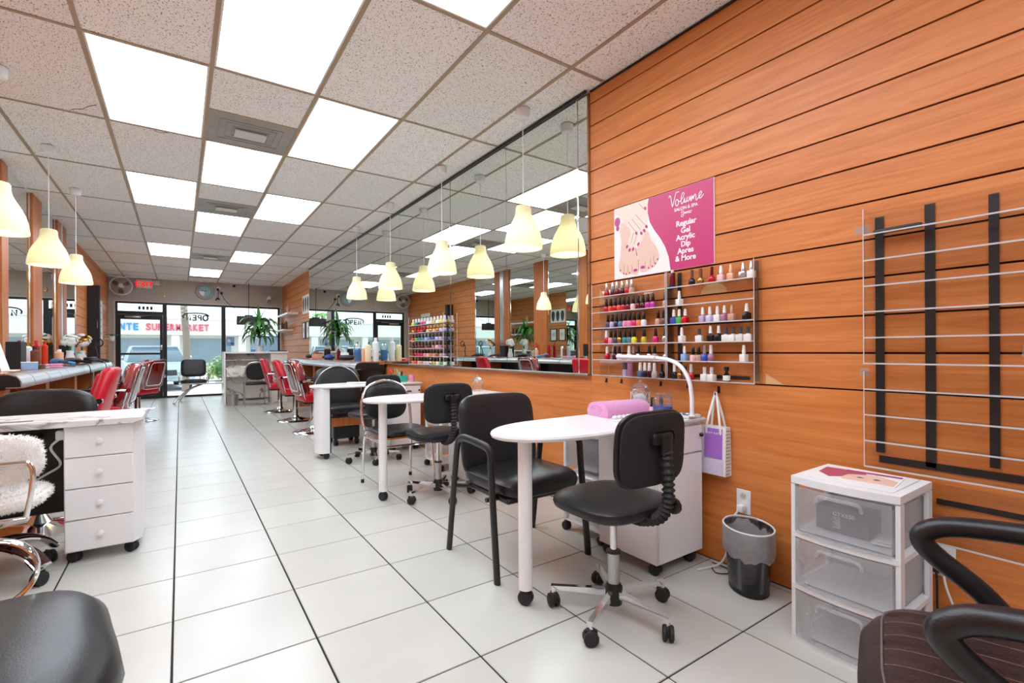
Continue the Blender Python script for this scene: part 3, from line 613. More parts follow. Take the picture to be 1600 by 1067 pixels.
obj('page', MB().box(-.085, -.125, 0, .085, .125, .002), 'paper', mg); obj('face_print', MB().prism([(-.08, -.12), (.0, -.12), (.05, -.05), (.03, .03), (-.03, .05), (-.08, .03)], .002, .0024), 'skin', mg)
obj('hair_print', MB().prism([(-.05, .04), (.01, .03), (.04, -.02), (.083, -.0), (.08, .12), (-.02, .12), (-.08, .07)], .0025, .0028), mat('hairpink', '#b0506a', .5), mg); obj('title_print', MB().prism([(.06, -.12), (.083, -.12), (.083, .05), (.06, .05)], .0029, .0032), 'nailp', mg)
obj('eye_print', MB().prism([(-.03, -.06), (-.02, -.075), (-.01, -.06), (-.02, -.05)], .0025, .0028).prism([(-.03, -.01), (-.02, -.025), (-.01, -.01), (-.02, 0)], .0025, .0028), 'black', mg, kind='stuff')
# ---- waste bin
t = thing('waste_bin', 'smoky clear waste bin with white liner below the wall outlet', 'bin', (2.135, 1.20, 0), .9)
obj('bin_body', MB().lathe([(0, .004), (.092, .004), (.097, .01), (.119, .285), (.116, .285), (.094, .014), (0, .012)], n=28, sx=1.08, sy=.82), 'smoke', t)
obj('bin_base', MB().lathe([(0, 0), (.094, 0), (.098, .004), (.098, .022), (.09, .018), (0, .012)], n=28, sx=1.08, sy=.82), 'black', t)
mb = MB(); R_ = []
for z, r in ((.165, .116), (.18, .123), (.22, .124), (.26, .125), (.288, .124), (.292, .118), (.27, .113), (.1, .07), (.06, .06)):
    R_.append([( (r+(random.uniform(-.001, .006) if z < .28 else 0))*1.08*math.cos(2*PI*i/30), (r+(random.uniform(-.001, .006)))*.83*math.sin(2*PI*i/30), z+(random.uniform(-.012, .012) if z < .17 else 0)) for i in range(30)])
V = [p for ring in R_ for p in ring]; F = [(a*30+i, a*30+(i+1) % 30, (a+1)*30+(i+1) % 30, (a+1)*30+i) for a in range(len(R_)-1) for i in range(30)]
obj('liner', MB().add(V, F), 'liner', t, label='crinkled translucent liner'); obj('rim', MB().tube([(.122*1.08*math.cos(2*PI*i/30), .122*.83*math.sin(2*PI*i/30), .289) for i in range(30)], .004, 6, closed=True), 'whitepl', t)
tg = tag(obj('crumpled_tissue', MB().ball((0, 0, .03), (.035, .03, .03), 9).ball((.03, .02, .05), (.028, .03, .04), 9), 'paper', None, (2.13, 1.20, .02)), 'crumpled white tissue in the bottom of the waste bin', 'tissue')
for v in tg.data.vertices: v.co *= random.uniform(.88, 1.12)
for v in tg.data.vertices: v.co.z = max(.0, v.co.z)
# ---- foreground chairs
t = thing('executive_chair', 'dark brown padded chair with black loop arms, front right corner', 'chair', (1.31, .20, 0), math.radians(18))
def seatfn(v):
    x, y, z = v; g_ = abs(((x/.5*7.5) % 1)-.5)
    if z > .44 and abs(x) < .2 and y < .2: z -= .010*max(0, 1-g_*7)
    return (x, y, z+.02*(x/.25)**2*(1 if z > .44 else 0)-.04*max(0, (y-.12)/.13)**2)
mb = MB(); n = 40; V = []; F = []      # dense upholstered seat grid
def sup(u, v, ex=5):
    return u*.255*(1-.25*abs(v)**6), v*.255*(1-.22*abs(u)**6)
for side in (0, 1):
    off = len(V)
    for i in range(n+1):
        for j in range(n+1):
            u, v = -1+2*i/n, -1+2*j/n; x, y = sup(u, v); e = max(abs(u), abs(v)); e2 = (abs(u)**6+abs(v)**6)**(1/6)
            top = .478-.05*min(1, e2)**8-.03*max(0, v-.5)**2
            if side == 0:
                q = abs(((x+.0333)/.0667) % 1-.5); z = top-(.007*max(0, 1-q*9) if e < .82 else 0)-(.006*max(0, 1-abs(e-.84)*40))
            else: z = .385+.03*min(1, e2)**8
            V.append((x, y, z))
    for i in range(n):
        for j in range(n):
            a = off+i*(n+1)+j; f = (a, a+n+1, a+n+2, a+1); F.append(f if side == 0 else tuple(reversed(f)))
N1 = (n+1)**2; bd = [i*(n+1) for i in range(n+1)]+[n*(n+1)+j for j in range(1, n+1)]+[i*(n+1)+n for i in range(n-1, -1, -1)]+[j for j in range(n-1, 0, -1)]
for i in range(len(bd)): j = (i+1) % len(bd); F.append((bd[j], bd[i], bd[i]+N1, bd[j]+N1))
mb.add(V, F); st = obj('seat', mb, 'vinylbrown', t, ang=60)
def seat_z(u, v): return .478-.05*min(1, (abs(u)**6+abs(v)**6)**(1/6))**8-.03*max(0, v-.5)**2
mat('thread', '#6b5f5c', .7)
for u in (-.65, -.39, -.13, .13, .39, .65):
    P = []
    for i in range(25):
        v = -.84+1.66*i/24; x, y = sup(u, v); P.append((x, y, seat_z(u, v)-.0012))
    obj('seam', MB().tube(P, .0016, 6), 'thread', st)
P = []
for uu, vv in rrect(-.84, -.84, .84, .84, .12, 4):
    P.append((uu, vv))
Q = []
for i in range(len(P)):
    a_, b_ = P[i], P[(i+1) % len(P)]
    for k in range(6): q_ = (a_[0]+(b_[0]-a_[0])*k/6, a_[1]+(b_[1]-a_[1])*k/6); x, y = sup(*q_); Q.append((x, y, seat_z(*q_)-.001))
obj('border_seam', MB().tube(Q, .0022, 6, closed=True), 'thread', st)
for s in (-1, 1):
    P = catmull([(s*.235, -.29, .66), (s*.245, -.12, .675), (s*.25, .02, .672), (s*.25, .10, .66), (s*.25, .135, .63), (s*.25, .11, .59), (s*.25, .03, .525), (s*.25, -.03, .45), (s*.25, -.05, .40)], 6)
    ar = obj('arm', MB().tube(P, .022, 14, rs=[.024]*len(P)), 'vinyl', t)
    obj('arm_wrap', MB().cyl((s*.2465, -.085, .676), (s*.248, -.045, .676), .0275, n=14), 'greydk', ar, label='frayed grey tape wrap')
    obj('arm_mount', MB().rbox(s*.2-.04, -.09, .37, s*.2+.075 if s > 0 else s*.2+.04, -.02, .388, .004, 1) if s > 0 else MB().rbox(-.275, -.09, .37, -.16, -.02, .388, .004, 1), 'blackpl', t)
obj('backrest', MB().cushion(.5, .6, .1, (0, 0, 0), 4, 30, .5, mx=Tr(0, -.31, .84) @ Matrix.Rotation(PI/2+.2, 4, 'X')), 'vinylbrown', t)
obj('column', MB().cyl((0, 0, .1), (0, 0, .384), .025, n=14), 'blackpl', t); obj('hub', MB().lathe([(0, .06), (.05, .06), (.05, .12), (.03, .14), (0, .14)], n=14), 'blackpl', t)
for k in range(5):
    a = .3+k*2*PI/5; lg = obj('base_leg', MB().tube([(.04*math.cos(a), .04*math.sin(a), .1), (.28*math.cos(a), .28*math.sin(a), .075)], .018, 8), 'blackpl', t); caster(lg, .275*math.cos(a), .275*math.sin(a), .029, a=a)
t = thing('visitor_chair', 'black vinyl seat with chrome bent frame, front left corner', 'chair', (-.41, 1.50, 0), .05)
V0 = MB().cushion(.60, .62, .12, (0, 0, .405), 3.2, 44, .5)
def fgseat(v):
    x, y, z = v
    if x > 0: x *= 1-.16*max(0, math.cos((y-.12)*9))*.55
    return (x, y, z-.05*max(0, (x-.12)/.18)**2)
V0.V = [fgseat(v) for v in V0.V]; obj('seat', V0, 'vinyl', t)
obj('seat_frame', MB().rbox(-.2, -.22, .315, .2, .22, .346, .01, 1), 'brownwood', t)
for s in (-1, 1): obj('leg_frame', MB().tube(catmull([(s*.2, -.21, .33), (s*.21, -.24, .05), (s*.21, -.22, .014), (s*.21, .22, .014), (s*.21, .26, .05), (s*.2, .23, .33)], 4), .013, 8), 'chrome', t)
obj('arm_band', MB().tube(catmull([(-.28, .42, .56), (-.14, .44, .575), (-.0, .45, .565), (.065, .44, .535), (.09, .42, .48), (.07, .39, .43), (-.02, .33, .37), (-.10, .22, .332)], 6), .02, 8, flat=(.006, .024, (0, 1, 0))), 'chrome', t)
# ---- left desk with drawers
t = thing('manicure_desk', 'white four drawer desk with grey marbled top on the left', 'desk', (0, 3.35, 0))
obj('desk_top', MB().rbox(-1.325, -.05, .715, -.168, .43, .748, .003, 1), 'desktop', t)
obj('cabinet', MB().prism([(-.495, 0), (-.215, 0), (-.178, .06), (-.178, .37), (-.495, .37)], .06, .7145), 'white', t)
for k in range(4):
    z = .066+k*.1625; d = obj('drawer', MB().rbox(-.491, -.014, z, -.212, -.0005, z+.157, .0025, 1), 'whitegloss', t)
    obj('knob', MB().lathe([(0, 0), (.007, 0), (.007, .008), (.0155, .012), (.014, .022), (0, .026)], n=14, mx=Tr(-.35, -.0141, z+.08) @ Matrix.Rotation(PI/2, 4, 'X')), 'whitegloss', d)
obj('end_panel', MB().box(-1.32, .02, .06, -1.29, .37, .7145), 'white', t); obj('modesty_panel', MB().box(-1.289, .33, .2, -.496, .345, .7145), 'blackpl', t); obj('shelf_tray', MB().rbox(-1.2, .0, .62, -.62, .3, .65, .005, 1), 'greydk', t)
obj('top_vent', MB().box(-.95, .05, .7482, -.62, .09, .7492), 'greydk', t, label='dark slotted dust vent')
for x in (-.46, -.225, -1.305):
    for y in (.04, .33): caster(t, x, y, .029, a=.9)
tag(obj('white_cable', MB().tube(catmull([(-.5, 3.42, .66), (-.56, 3.45, .60), (-.53, 3.5, .5), (-.6, 3.55, .44), (-.72, 3.6, .36)], 5), .006, 6).rbox(-.535, 3.40, .64, -.497, 3.44, .69, .006, 1), 'whitepl'), 'white cable and plug hanging beside the desk drawers', 'cable')
# furry chair at the desk (faces +y)
t = thing('furry_chair', 'white furry chair with chrome back tube and brown star base', 'chair', (-.775, 3.22, 0), 0)
def fuzz(mb, a=.003): mb.V = [(v[0]+random.uniform(-a, a), v[1]+random.uniform(-a, a), v[2]+random.uniform(-a, a)) for v in mb.V]; return mb
def fur(name, mb, parent, n, L):
    me = mb.mesh('tmp'); P = []
    tris = [p for p in me.polygons]; areas = [p.area for p in tris]; hairs = MB()
    for p in random.choices(tris, areas, k=n):
        vs = [me.vertices[i].co for i in p.vertices]; w = [random.random() for _ in vs]; s_ = sum(w); c = sum((v*k for v, k in zip(vs, w)), Vector())/s_
        nrm = p.normal; d = (nrm+Vector((random.uniform(-.6, .6), random.uniform(-.6, .6), random.uniform(-.9, .1)))).normalized()*L*random.uniform(.5, 1); sd = d.cross(nrm+Vector((.01, .02, .03))).normalized()*.0022
        hairs.add([c-sd, c+sd, c+d], [(0, 1, 2)])
    o = obj(name, hairs, 'furw', parent, kind='stuff'); bpy.data.meshes.remove(me); return o
sb = fuzz(MB().cushion(.50, .46, .07, (0, 0, .415), 3.4, 40, .4)); so_ = obj('seat', sb, 'furw', t); fur('seat_fur', sb, so_, 5000, .014)
bb = fuzz(MB().cushion(.54, .22, .08, (0, 0, 0), 4, 40, .4, mx=Tr(0, -.235, .63) @ Matrix.Rotation(PI/2+.1, 4, 'X'))); bo = obj('backrest', bb, 'furw', t); fur('back_fur', bb, bo, 5000, .015)
obj('back_tube', MB().tube(catmull([(.215, -.27, .37), (.235, -.30, .47), (.245, -.305, .56), (.235, -.305, .61), (.20, -.305, .622), (0, -.31, .618), (-.20, -.305, .622), (-.235, -.305, .61), (-.245, -.305, .56), (-.235, -.30, .47), (-.215, -.27, .37)], 5), .0105, 10), 'chrome', t)
obj('seat_plate', MB().rbox(-.12, -.27, .36, .12, .12, .385, .006, 1), 'brownwood', t); obj('column', MB().cyl((0, .06, .12), (0, .06, .36), .026, n=14), 'chrome', t)
for s in (-1, 1): obj('tube_mount', MB().rbox(min(s*.1, s*.225), -.285, .362, max(s*.1, s*.225), -.255, .378, .003, 1), 'chrome', t)
obj('hub', MB().lathe([(0, .07), (.045, .07), (.055, .17), (.04, .2), (0, .2)], (0, .06, 0), 16), 'chrome', t)
for k in range(5):
    a = math.radians(-33+72*k); dx, dy = math.cos(a), math.sin(a)
    P = [(dx*.04, .06+dy*.04, .175), (dx*.14, .06+dy*.14, .175), (dx*.23, .06+dy*.23, .14), (dx*.285, .06+dy*.285, .085)]
    lg = obj('base_leg', MB().tube(catmull(P, 4), .02, 10, flat=(.046, .014, (0, 0, 1))), 'chrome', t); obj('wood_cap', MB().tube(catmull([(p[0], p[1], p[2]+.014) for p in P], 4), .02, 10, flat=(.04, .008, (0, 0, 1))), 'brownwood', lg)
    caster(lg, dx*.268, .06+dy*.268, .033, a=a)
# black chair behind the desk
t = thing('desk_chair', 'rounded black vinyl chair back showing above the left desk', 'chair', (-.72, 4.12, 0), PI)
obj('seat', MB().cushion(.5, .48, .09, (0, .03, .45), 4, 30, .3), 'vinyl', t); bk = obj('backrest', MB().cushion(.52, .36, .09, (0, 0, 0), 3.2, 40, .5, mx=Tr(0, -.2, .68) @ Matrix.Rotation(PI/2+.12, 4, 'X')), 'vinyl', t)
for v in bk.data.vertices: v.co.y += .5*v.co.x**2
obj('back_bar', MB().tube([(0, -.18, .5), (0, -.22, .42), (0, -.05, .395)], .016, 8), 'blackpl', t); obj('column', MB().cyl((0, 0, .1), (0, 0, .404), .025, n=12), 'chrome', t); obj('base', MB().lathe([(0, 0), (.24, 0), (.24, .012), (.06, .05), (.03, .1), (0, .1)], n=28), 'chrome', t)
# ================================================================== PENDANTS
canopy_me = MB().lathe([(0, 0), (.05, 0), (.05, -.03), (.042, -.06), (.03, -.068), (0, -.068)][::-1], n=20).mesh('ceiling_cup'); canopy_me.materials.append(M['whitepl'])
cord_me = MB().cyl((0, 0, -.70), (0, 0, -.068), .0035, n=6).mesh('cord'); cord_me.materials.append(M['whitepl'])
op = [(.034, -.695), (.05, -.70), (.056, -.712), (.057, -.745), (.063, -.772), (.080, -.808), (.102, -.848), (.120, -.89), (.131, -.935), (.138, -.985), (.139, -1.005)]
prof = op+[(r-.004, z) for r, z in reversed(op)]; prof.append(prof[0])
shade_me = MB().lathe(prof, n=32).mesh('lamp_shade', 60); shade_me.materials.append(M['shade'])
bulb_me = MB().lathe([(0, -.735), (.012, -.735), (.014, -.77), (.03, -.81), (.034, -.835), (.026, -.86), (0, -.872)][::-1], n=14).mesh('bulb'); bulb_me.materials.append(emit('bulbglow', '#fff0c8', 2.0))
sock_me = MB().cyl((0, 0, -.735), (0, 0, -.696), .018, n=12).mesh('socket'); sock_me.materials.append(M['whitepl'])
def pendant(label, x, y):
    t = thing('pendant_lamp', label, 'pendant lamp', (x, y, CE-.0045), group='cream pendant lamps')
    for n_, me in (('ceiling_cup', canopy_me), ('cord', cord_me), ('lamp_shade', shade_me), ('bulb', bulb_me), ('socket', sock_me)): obj(n_, me, None, t)
    l = bpy.data.lights.new('bulb_light', 'POINT'); l.energy = BULB_W; l.color = (1, .95, .84); l.shadow_soft_size = .036; lo = bpy.data.objects.new('bulb_light', l); C.objects.link(lo); lo.parent = t; lo.location = (0, 0, -.915)
for n, y in enumerate((2.816, 4.13, 5.486, 6.80)): pendant(['nearest', 'second', 'third', 'farthest'][n]+' cream bell pendant lamp along the right wall mirror', 2.05, y)
for n, y in enumerate((4.177, 5.553, 6.842)): pendant(['cream pendant lamp cut by the left picture edge', 'middle cream pendant lamp on the left side', 'farthest cream pendant lamp on the left side'][n], -.905, y)
# ================================================================== COUNTERS
def counter(label, s, xf, ya, yb, xw, posts, bands):
    """s=+1: wall on +x side. bullnose front at xf"""
    t = thing('styling_counter', label, 'counter', (0, 0, 0))
    w = abs(xw-xf)
    P = [(0, .853), (-.0, .875)]; B = [(0, .868), (.004, .89), (.014, .915), (.032, .937), (.06, .95), (.085, .9545)]
    top = [(.085, .955), (w, .955), (w, .915), (.085, .915)]
    def ext(poly, a, b):
        mb = MB(); n = len(poly); V = [(xf+s*u, a, z) for u, z in poly]+[(xf+s*u, b, z) for u, z in poly]
        F = [tuple(range(n)), tuple(reversed(range(n, 2*n)))]+[(i, n+i, n+(i+1) % n, (i+1) % n) for i in range(n)]
        if s > 0: F = [tuple(reversed(f)) for f in F]
        mb.add(V, F); return mb
    obj('counter_top', ext(top, ya, yb), 'counter', t)
    nose = [(0, .853)]+B+[(.085, .853)]
    ys = [ya]+bands+[yb]
    for a, b in zip(ys, ys[1:]):
        obj('rounded_edge', ext(nose, a+.006, b-.006), 'silveredge', t)
    for y in bands: obj('seam_band', ext([(.002+u, z) for u, z in nose[:-1]]+[(.08, .853)], y-.006, y+.006), 'black', t)
    obj('end_cap', ext([(.01, .86), (.012, .90), (.03, .93), (.07, .945), (w*.8, .94), (w*.8, .86)], ya-.004, ya+.0055), 'black', t)
    obj('apron', ext([(.09, .84), (w, .84), (w, .914), (.09, .914)], ya+.01, yb), 'black', t)
    obj('back_panel', ext([(w-.03, .0), (w, .0), (w, .84), (w-.03, .84)], ya+.05, yb), 'black', t)
    for y in posts: obj('support_post', ext([(.1, .0), (w-.031, 0), (w-.031, .839), (.1, .839)], y-.07, y+.07), 'woodv', t)
    return t
def seq(a, b): return [y for y in a if b[0] < y < b[1]]
lb = [5.05, 5.55, 6.05, 6.42, 7.35, 7.72, 8.5, 8.9, 9.6, 10.0]
counter('styling counter with silver rounded edge along the left wall', -1, -.90, 4.68, 10.35, XL+.031, [4.79, 6.05, 7.5, 8.9, 10.2], lb)
rb = [6.55, 6.95, 7.3, 7.8, 8.2, 9.1, 9.5, 10.4]
counter('styling counter with silver rounded edge along the right wall', 1, 1.85, 6.25, 10.85, XM-.013, [7.6, 9.0, 10.3], rb)
# ================================================================== RED SALON CHAIRS
def salon_chair(label, loc, rz, vinyl='redvinyl', wrap=False):
    t = thing('salon_chair', label, 'salon chair', loc, rz, 'red salon chairs')
    obj('base', MB().lathe([(0, 0), (.27, 0), (.275, .006), (.26, .018), (.15, .035), (.06, .06), (.045, .09), (0, .09)], n=36), 'chrome', t); obj('column', MB().cyl((0, 0, .09), (0, 0, .40), .042, .038, n=18), 'chrome', t)
    obj('seat_plate', MB().rbox(-.17, -.17, .40, .17, .17, .425, .006, 1), 'blackpl', t)
    obj('seat', MB().rbox(-.24, -.19, .4255, .24, .28, .545, .035, 4, fn=lambda v: (v[0], v[1], v[2]+(.012*(1-(v[0]/.24)**2) if v[2] > .52 else 0))), vinyl, t)
    f = lambda v: (v[0]*(1-.12*max(0, v[2]-.72)/.24), v[1]-.26*(v[2]-.5)+.25*v[0]**2+.07, v[2])
    bk = obj('backrest', MB().rbox(-.235, -.285, .50, .235, -.19, .97, .045, 5), vinyl, t)
    for v in bk.data.vertices:
        z = v.co.z
        if z > .85: v.co.x *= 1-.22*((z-.85)/.12)**2
        v.co = Vector(f(v.co))
    b2 = obj('back_pad', MB().rbox(-.19, -.2, .60, .19, -.17, .92, .014, 3), vinyl, bk)
    for v in b2.data.vertices: v.co = Vector(f(v.co))
    if wrap: obj('back_rim', MB().tube([f((x, -.29, z)) for x, z in rrect(-.225, .515, .225, .955, .09, 4)], .008, 8, closed=True), 'chrome', t)
    for s in (-1, 1):
        ar = obj('arm', MB().tube(catmull([(s*.262, -.24, .70), (s*.275, -.12, .705), (s*.275, .1, .69), (s*.275, .22, .66), (s*.27, .25, .60), (s*.262, .2, .50), (s*.24, .12, .445)], 5), .012, 10), 'chrome', t)
        obj('arm_knob', MB().cyl((s*.235, -.24, .70), (s*.285, -.24, .70), .022, n=14), 'chrome', ar); obj('arm_pad', MB().rbox(s*.275-.022, -.12, .706, s*.275+.022, .14, .728, .009, 2), 'blackpl', ar)
        obj('side_plate', MB().tube([(s*.225, -.17, .47), (s*.262, -.23, .70)], .010, 8), 'chrome', t)
    obj('footrest', MB().tube(catmull([(-.14, .26, .43), (-.15, .36, .27), (-.15, .40, .20), (-.12, .42, .17), (.12, .42, .17), (.15, .40, .20), (.15, .36, .27), (.14, .26, .43)], 4), .012, 8), 'chrome', t)
    obj('pump_lever', MB().tube([(.03, -.02, .2), (.2, -.1, .18), (.26, -.13, .2)], .008, 6), 'chrome', t)
    if wrap:
        wp = obj('plastic_cover', MB().rbox(-.25, -.305, .52, .25, -.17, .985, .05, 4), 'wrap', t, label='clear crinkled plastic cover')
        for v in wp.data.vertices: v.co = Vector(f(v.co+Vector((random.uniform(-.004, .004), random.uniform(-.004, .004), random.uniform(-.004, .004)))))
        q = obj('piping', MB().tube([f((x, -.302, z)) for x, z in rrect(-.17, .57, .17, .93, .05, 4)], .005, 6, closed=True), 'whitepl', bk)
    return t
salon_chair('red salon chair in clear plastic, nearest on the right side', (1.50, 6.95, 0), -PI/2+.08, wrap=True)
salon_chair('middle red salon chair of the three on the right', (1.50, 8.24, 0), -PI/2)
salon_chair('farthest red salon chair on the right, by reception desk', (1.50, 9.66, 0), -PI/2-.05)
salon_chair('nearest plain red salon chair on the left side', (-.76, 5.42, 0), PI/2-.08)
salon_chair('red salon chair in clear plastic, second on the left side', (-.67, 6.68, 0), PI/2-.05, wrap=True)
salon_chair('third red salon chair on the left side, mostly hidden', (-.70, 8.25, 0), PI/2, 'redvinyl2')
salon_chair('farthest red salon chair on the left, turned toward the door', (-.56, 9.70, 0), PI/2-.55, wrap=True)
# ================================================================== POSTER
t = thing('salon_poster', 'pink and white nail service poster on the orange slat wall', 'poster', (XR-.0005, 2.15, 1.54))
PM = Matrix(((0, 0, -1, 0), (-1, 0, 0, 0), (0, 1, 0, 0), (0, 0, 0, 1)))   # (u,v,h) -> wall
def pr_(name, polys, h0, h1, m, kind=None):
    mb = MB()
    for p in polys: mb.prism(p, h0, h1, PM)
    return obj(name, mb, m, t, kind=kind)
def ell(c, a, b, ang=0, n=12): return [(c[0]+a*math.cos(2*PI*i/n)*math.cos(ang)-b*math.sin(2*PI*i/n)*math.sin(ang), c[1]+a*math.cos(2*PI*i/n)*math.sin(ang)+b*math.sin(2*PI*i/n)*math.cos(ang)) for i in range(n)]
def strip(P, w0, w1=None):
    w1 = w0 if w1 is None else w1; L = []; R_ = []; n = len(P)
    for i, p in enumerate(P):
        d = Vector(P[min(i+1, n-1)])-Vector(P[max(i-1, 0)]); d.normalize(); q = Vector((-d.y, d.x)); w = w0+(w1-w0)*i/(n-1)
        L.append(tuple(Vector(p)+q*w)); R_.append(tuple(Vector(p)-q*w))
    return list(reversed(L+list(reversed(R_))))
pr_('board', [[(0, 0), (.697, 0), (.697, .448), (0, .448)]], .0005, .006, 'paper')
cur = [(.274, .447), (.267, .412), (.267, .363), (.282, .305), (.315, .251), (.357, .196), (.391, .139), (.414, .078), (.426, .001)]
pr_('pink_field', [[(x, y) for x, y in reversed(cur)][::-1][::-1]+[(.274, .447), (.694, .447), (.694, .001)][::1]], .006, .0066, 'magenta')
smooth = lambda P: [(v.x, v.y) for v in catmull([(x, y, 0) for x, y in P], 4, True)]
fl_ = [(.06, .344), (.101, .335), (.138, .28), (.174, .186), (.186, .133), (.195, .071), (.195, .02), (.172, .01), (.146, .019), (.112, .016), (.078, .023), (.047, .048), (.037, .079), (.051, .145), (.059, .228), (.049, .283)]
fr2 = [(.232, .256), (.27, .253), (.288, .205), (.324, .159), (.347, .106), (.344, .077), (.323, .047), (.293, .031), (.262, .021), (.237, .017), (.205, .029), (.196, .071), (.193, .132), (.186, .174)]
pr_('foot_print', [smooth(fl_)], .0061, .0064, 'skin'); pr_('foot_print', [smooth(fr2)], .0061, .0064, 'skin')
ha = [(.002, .445), (.116, .446), (.262, .446), (.262, .388), (.268, .288), (.257, .273), (.245, .258), (.232, .246), (.21, .248), (.187, .255), (.168, .264), (.115, .311), (.074, .351), (.053, .392), (.004, .417)]
mat('skin3', '#efdcd0', .5)
pr_('hand_print', [ha], .0066, .0068, 'skin3')
for P in ([(.151, .272), (.124, .216), (.107, .188)], [(.174, .257), (.147, .206), (.127, .169)], [(.2, .25), (.174, .201), (.155, .164)], [(.232, .251), (.213, .209), (.196, .182)]): pr_('finger_print', [strip(P, .0125, .009)], .0066, .00685, 'skin3')
pr_('line_print', [strip(P, .0018) for P in ([(.175, .374), (.245, .298)], [(.145, .356), (.213, .275)], [(.115, .345), (.174, .273)], [(.146, .073), (.146, .032)], [(.195, .101), (.195, .03)], [(.246, .078), (.246, .033)], [(.112, .08), (.112, .03)], [(.08, .085), (.08, .04)], [(.285, .09), (.285, .045)], [(.31, .1), (.31, .06)], [(.16, .27), (.137, .21)], [(.187, .255), (.162, .2)], [(.201, .434), (.246, .388)])]+[strip([(.186, .123), (.175, .171)], .006, .002)], .0069, .0071, 'skin2', 'stuff')
nails = [(.107, .193, .6), (.127, .169, .6), (.155, .169, .5), (.196, .192, .5), (.181, .261, -.6), (.219, .253, -.6), (.241, .264, -.7), (.257, .285, -.7), (.249, .395, -.5), (.126, .029, 0), (.099, .025, 0), (.078, .031, 0), (.051, .053, 0), (.271, .039, 0), (.299, .043, 0), (.32, .057, 0), (.338, .078, 0)]
pr_('nail_print', [ell((x, y), .0085 if y > .1 else .005, .012 if y > .1 else .006, -a) for x, y, a in nails]+[ell((.172, .038), .016, .009), ell((.227, .048), .016, .009), ell((.028, .361), .024, .03), ell((.03, .32), .014, .016)], .0072, .0074, 'nailp', 'stuff')
S_ = {'V': [(.418, .41), (.422, .422), (.43, .415), (.435, .386), (.441, .356), (.448, .376), (.457, .404), (.463, .423), (.47, .429), (.486, .429)],
 'o': [(.477, .387), (.466, .388), (.461, .373), (.465, .358), (.473, .354), (.481, .366), (.479, .383), (.474, .387), (.486, .375), (.493, .375)],
 'l': [(.493, .375), (.507, .387), (.517, .406), (.514, .416), (.506, .414), (.499, .393), (.499, .364), (.503, .358), (.514, .366)],
 'u': [(.514, .366), (.522, .385), (.52, .366), (.525, .36), (.534, .37), (.538, .387), (.535, .366), (.541, .361), (.548, .369)],
 'm': [(.548, .369), (.55, .386), (.549, .364), (.559, .383), (.561, .383), (.56, .358), (.572, .385), (.573, .366), (.584, .388), (.59, .383), (.591, .359), (.595, .355), (.602, .362)],
 'e': [(.602, .362), (.618, .375), (.625, .387), (.62, .395), (.611, .385), (.609, .368), (.616, .359), (.626, .365), (.637, .376)]}
for ch, P in S_.items():
    mb = MB().tube([(x, y, .0074) for x, y in [(v.x, v.y) for v in catmull([(a, b, 0) for a, b in P], 5)]], .0022, 6, flat=(.0026, .0006, (0, 0, 1)))
    mb.V = [tuple(PM @ Vector(v)) for v in mb.V]; obj('script_letter', mb, 'paper', t)
mb = MB()
for P, w in (([(.515, .306), (.567, .307)], .0022), ([(.515, .302), (.561, .298)], .0022), ([(.508, .297), (.52, .303), (.53, .303)], .0018)): mb.tube([(x, y, .0072) for x, y in P], w, 6, flat=(w, .0005, (0, 0, 1)))
for c in ((.506, .313), (.505, .292)): mb.tube([(x, y, .0072) for x, y in ell(c, .008, .006)], .0015, 6, closed=True, flat=(.0016, .0005, (0, 0, 1)))
mb.V = [tuple(PM @ Vector(v)) for v in mb.V]; obj('scissors_print', mb, 'paper', t, kind='stuff')
for body, uc, v0, sz, bo in (('SALON & SPA', .527, .325, .0245, .0006), ('Regular', .528, .238, .042, .0012), ('Gel', .525, .197, .042, .0012), ('Acrylic', .524, .16, .042, .0012), ('Dip', .525, .122, .042, .0012), ('Apres', .524, .085, .042, .0012), ('& More', .523, .045, .042, .0012)):
    me = textmesh(body, sz, align='CENTER', extrude=.0003, bold=bo); me.transform(PM @ Matrix.Translation((uc, v0, .0071))); obj('lettering', me, 'paper', t)
# ================================================================== ACRYLIC RACKS AND POLISH
def rack(label, ya, yb, zs, x1=XR-.0008, dep=.075, ztop=None, sides=True, backp=True, edge='acrylicedge', group='clear acrylic polish racks', xt=None):
    t = thing('acrylic_rack', label, 'rack', (x1, (ya+yb)/2, zs[0]), group=group); h = (yb-ya)/2; z0 = zs[0]; zt = (ztop or zs[-1]+.09)-z0
    if backp: obj('back_sheet', MB().box(-.003, -h, 0, 0, h, zt), 'acrylic', t)
    for z in zs:
        s_ = obj('shelf', MB().box(-dep, -h+.003, z-z0, -.0031, h-.003, z-z0+.003), 'acrylic', t)
        obj('front_lip', MB().box(-dep-.003, -h+.003, z-z0, -dep-.0001, h-.003, z-z0+.0055), edge, s_)
    if sides:
        for s in (-1, 1): obj('side_sheet', MB().box(-dep, s*(h-.0015)-.0014, 0, -.0031, s*(h-.0015)+.0014, zt), 'acrylic', t); obj('side_edge', MB().box(-dep-.003, s*(h-.0015)-.0014, 0, -dep-.0001, s*(h-.0015)+.0014, zt), edge, t)
    return t
ZS = [.93+.1*k for k in range(6)]
rack('clear acrylic polish rack left, below the pink poster', 1.706, 2.285, ZS, ztop=1.52)
rkR = rack('clear acrylic polish rack right of the gooseneck lamp', 1.207, 1.700, ZS, ztop=1.525)
for y0, y1, z0, z1 in ((1.655, 1.68, .94, 1.52), (1.225, 1.25, .94, 1.52), (1.27, 1.60, .945, .962)):
    tag(obj('black_tape', MB().box(XR-.0008-.0050, y0, z0, XR-.0041, y1, z1), 'tape'), {1.655: 'black tape strip at the left of the right polish rack', 1.225: 'black tape strip at the right end of the right polish rack', 1.27: 'short horizontal black tape low in the right polish rack'}[y0], 'tape')
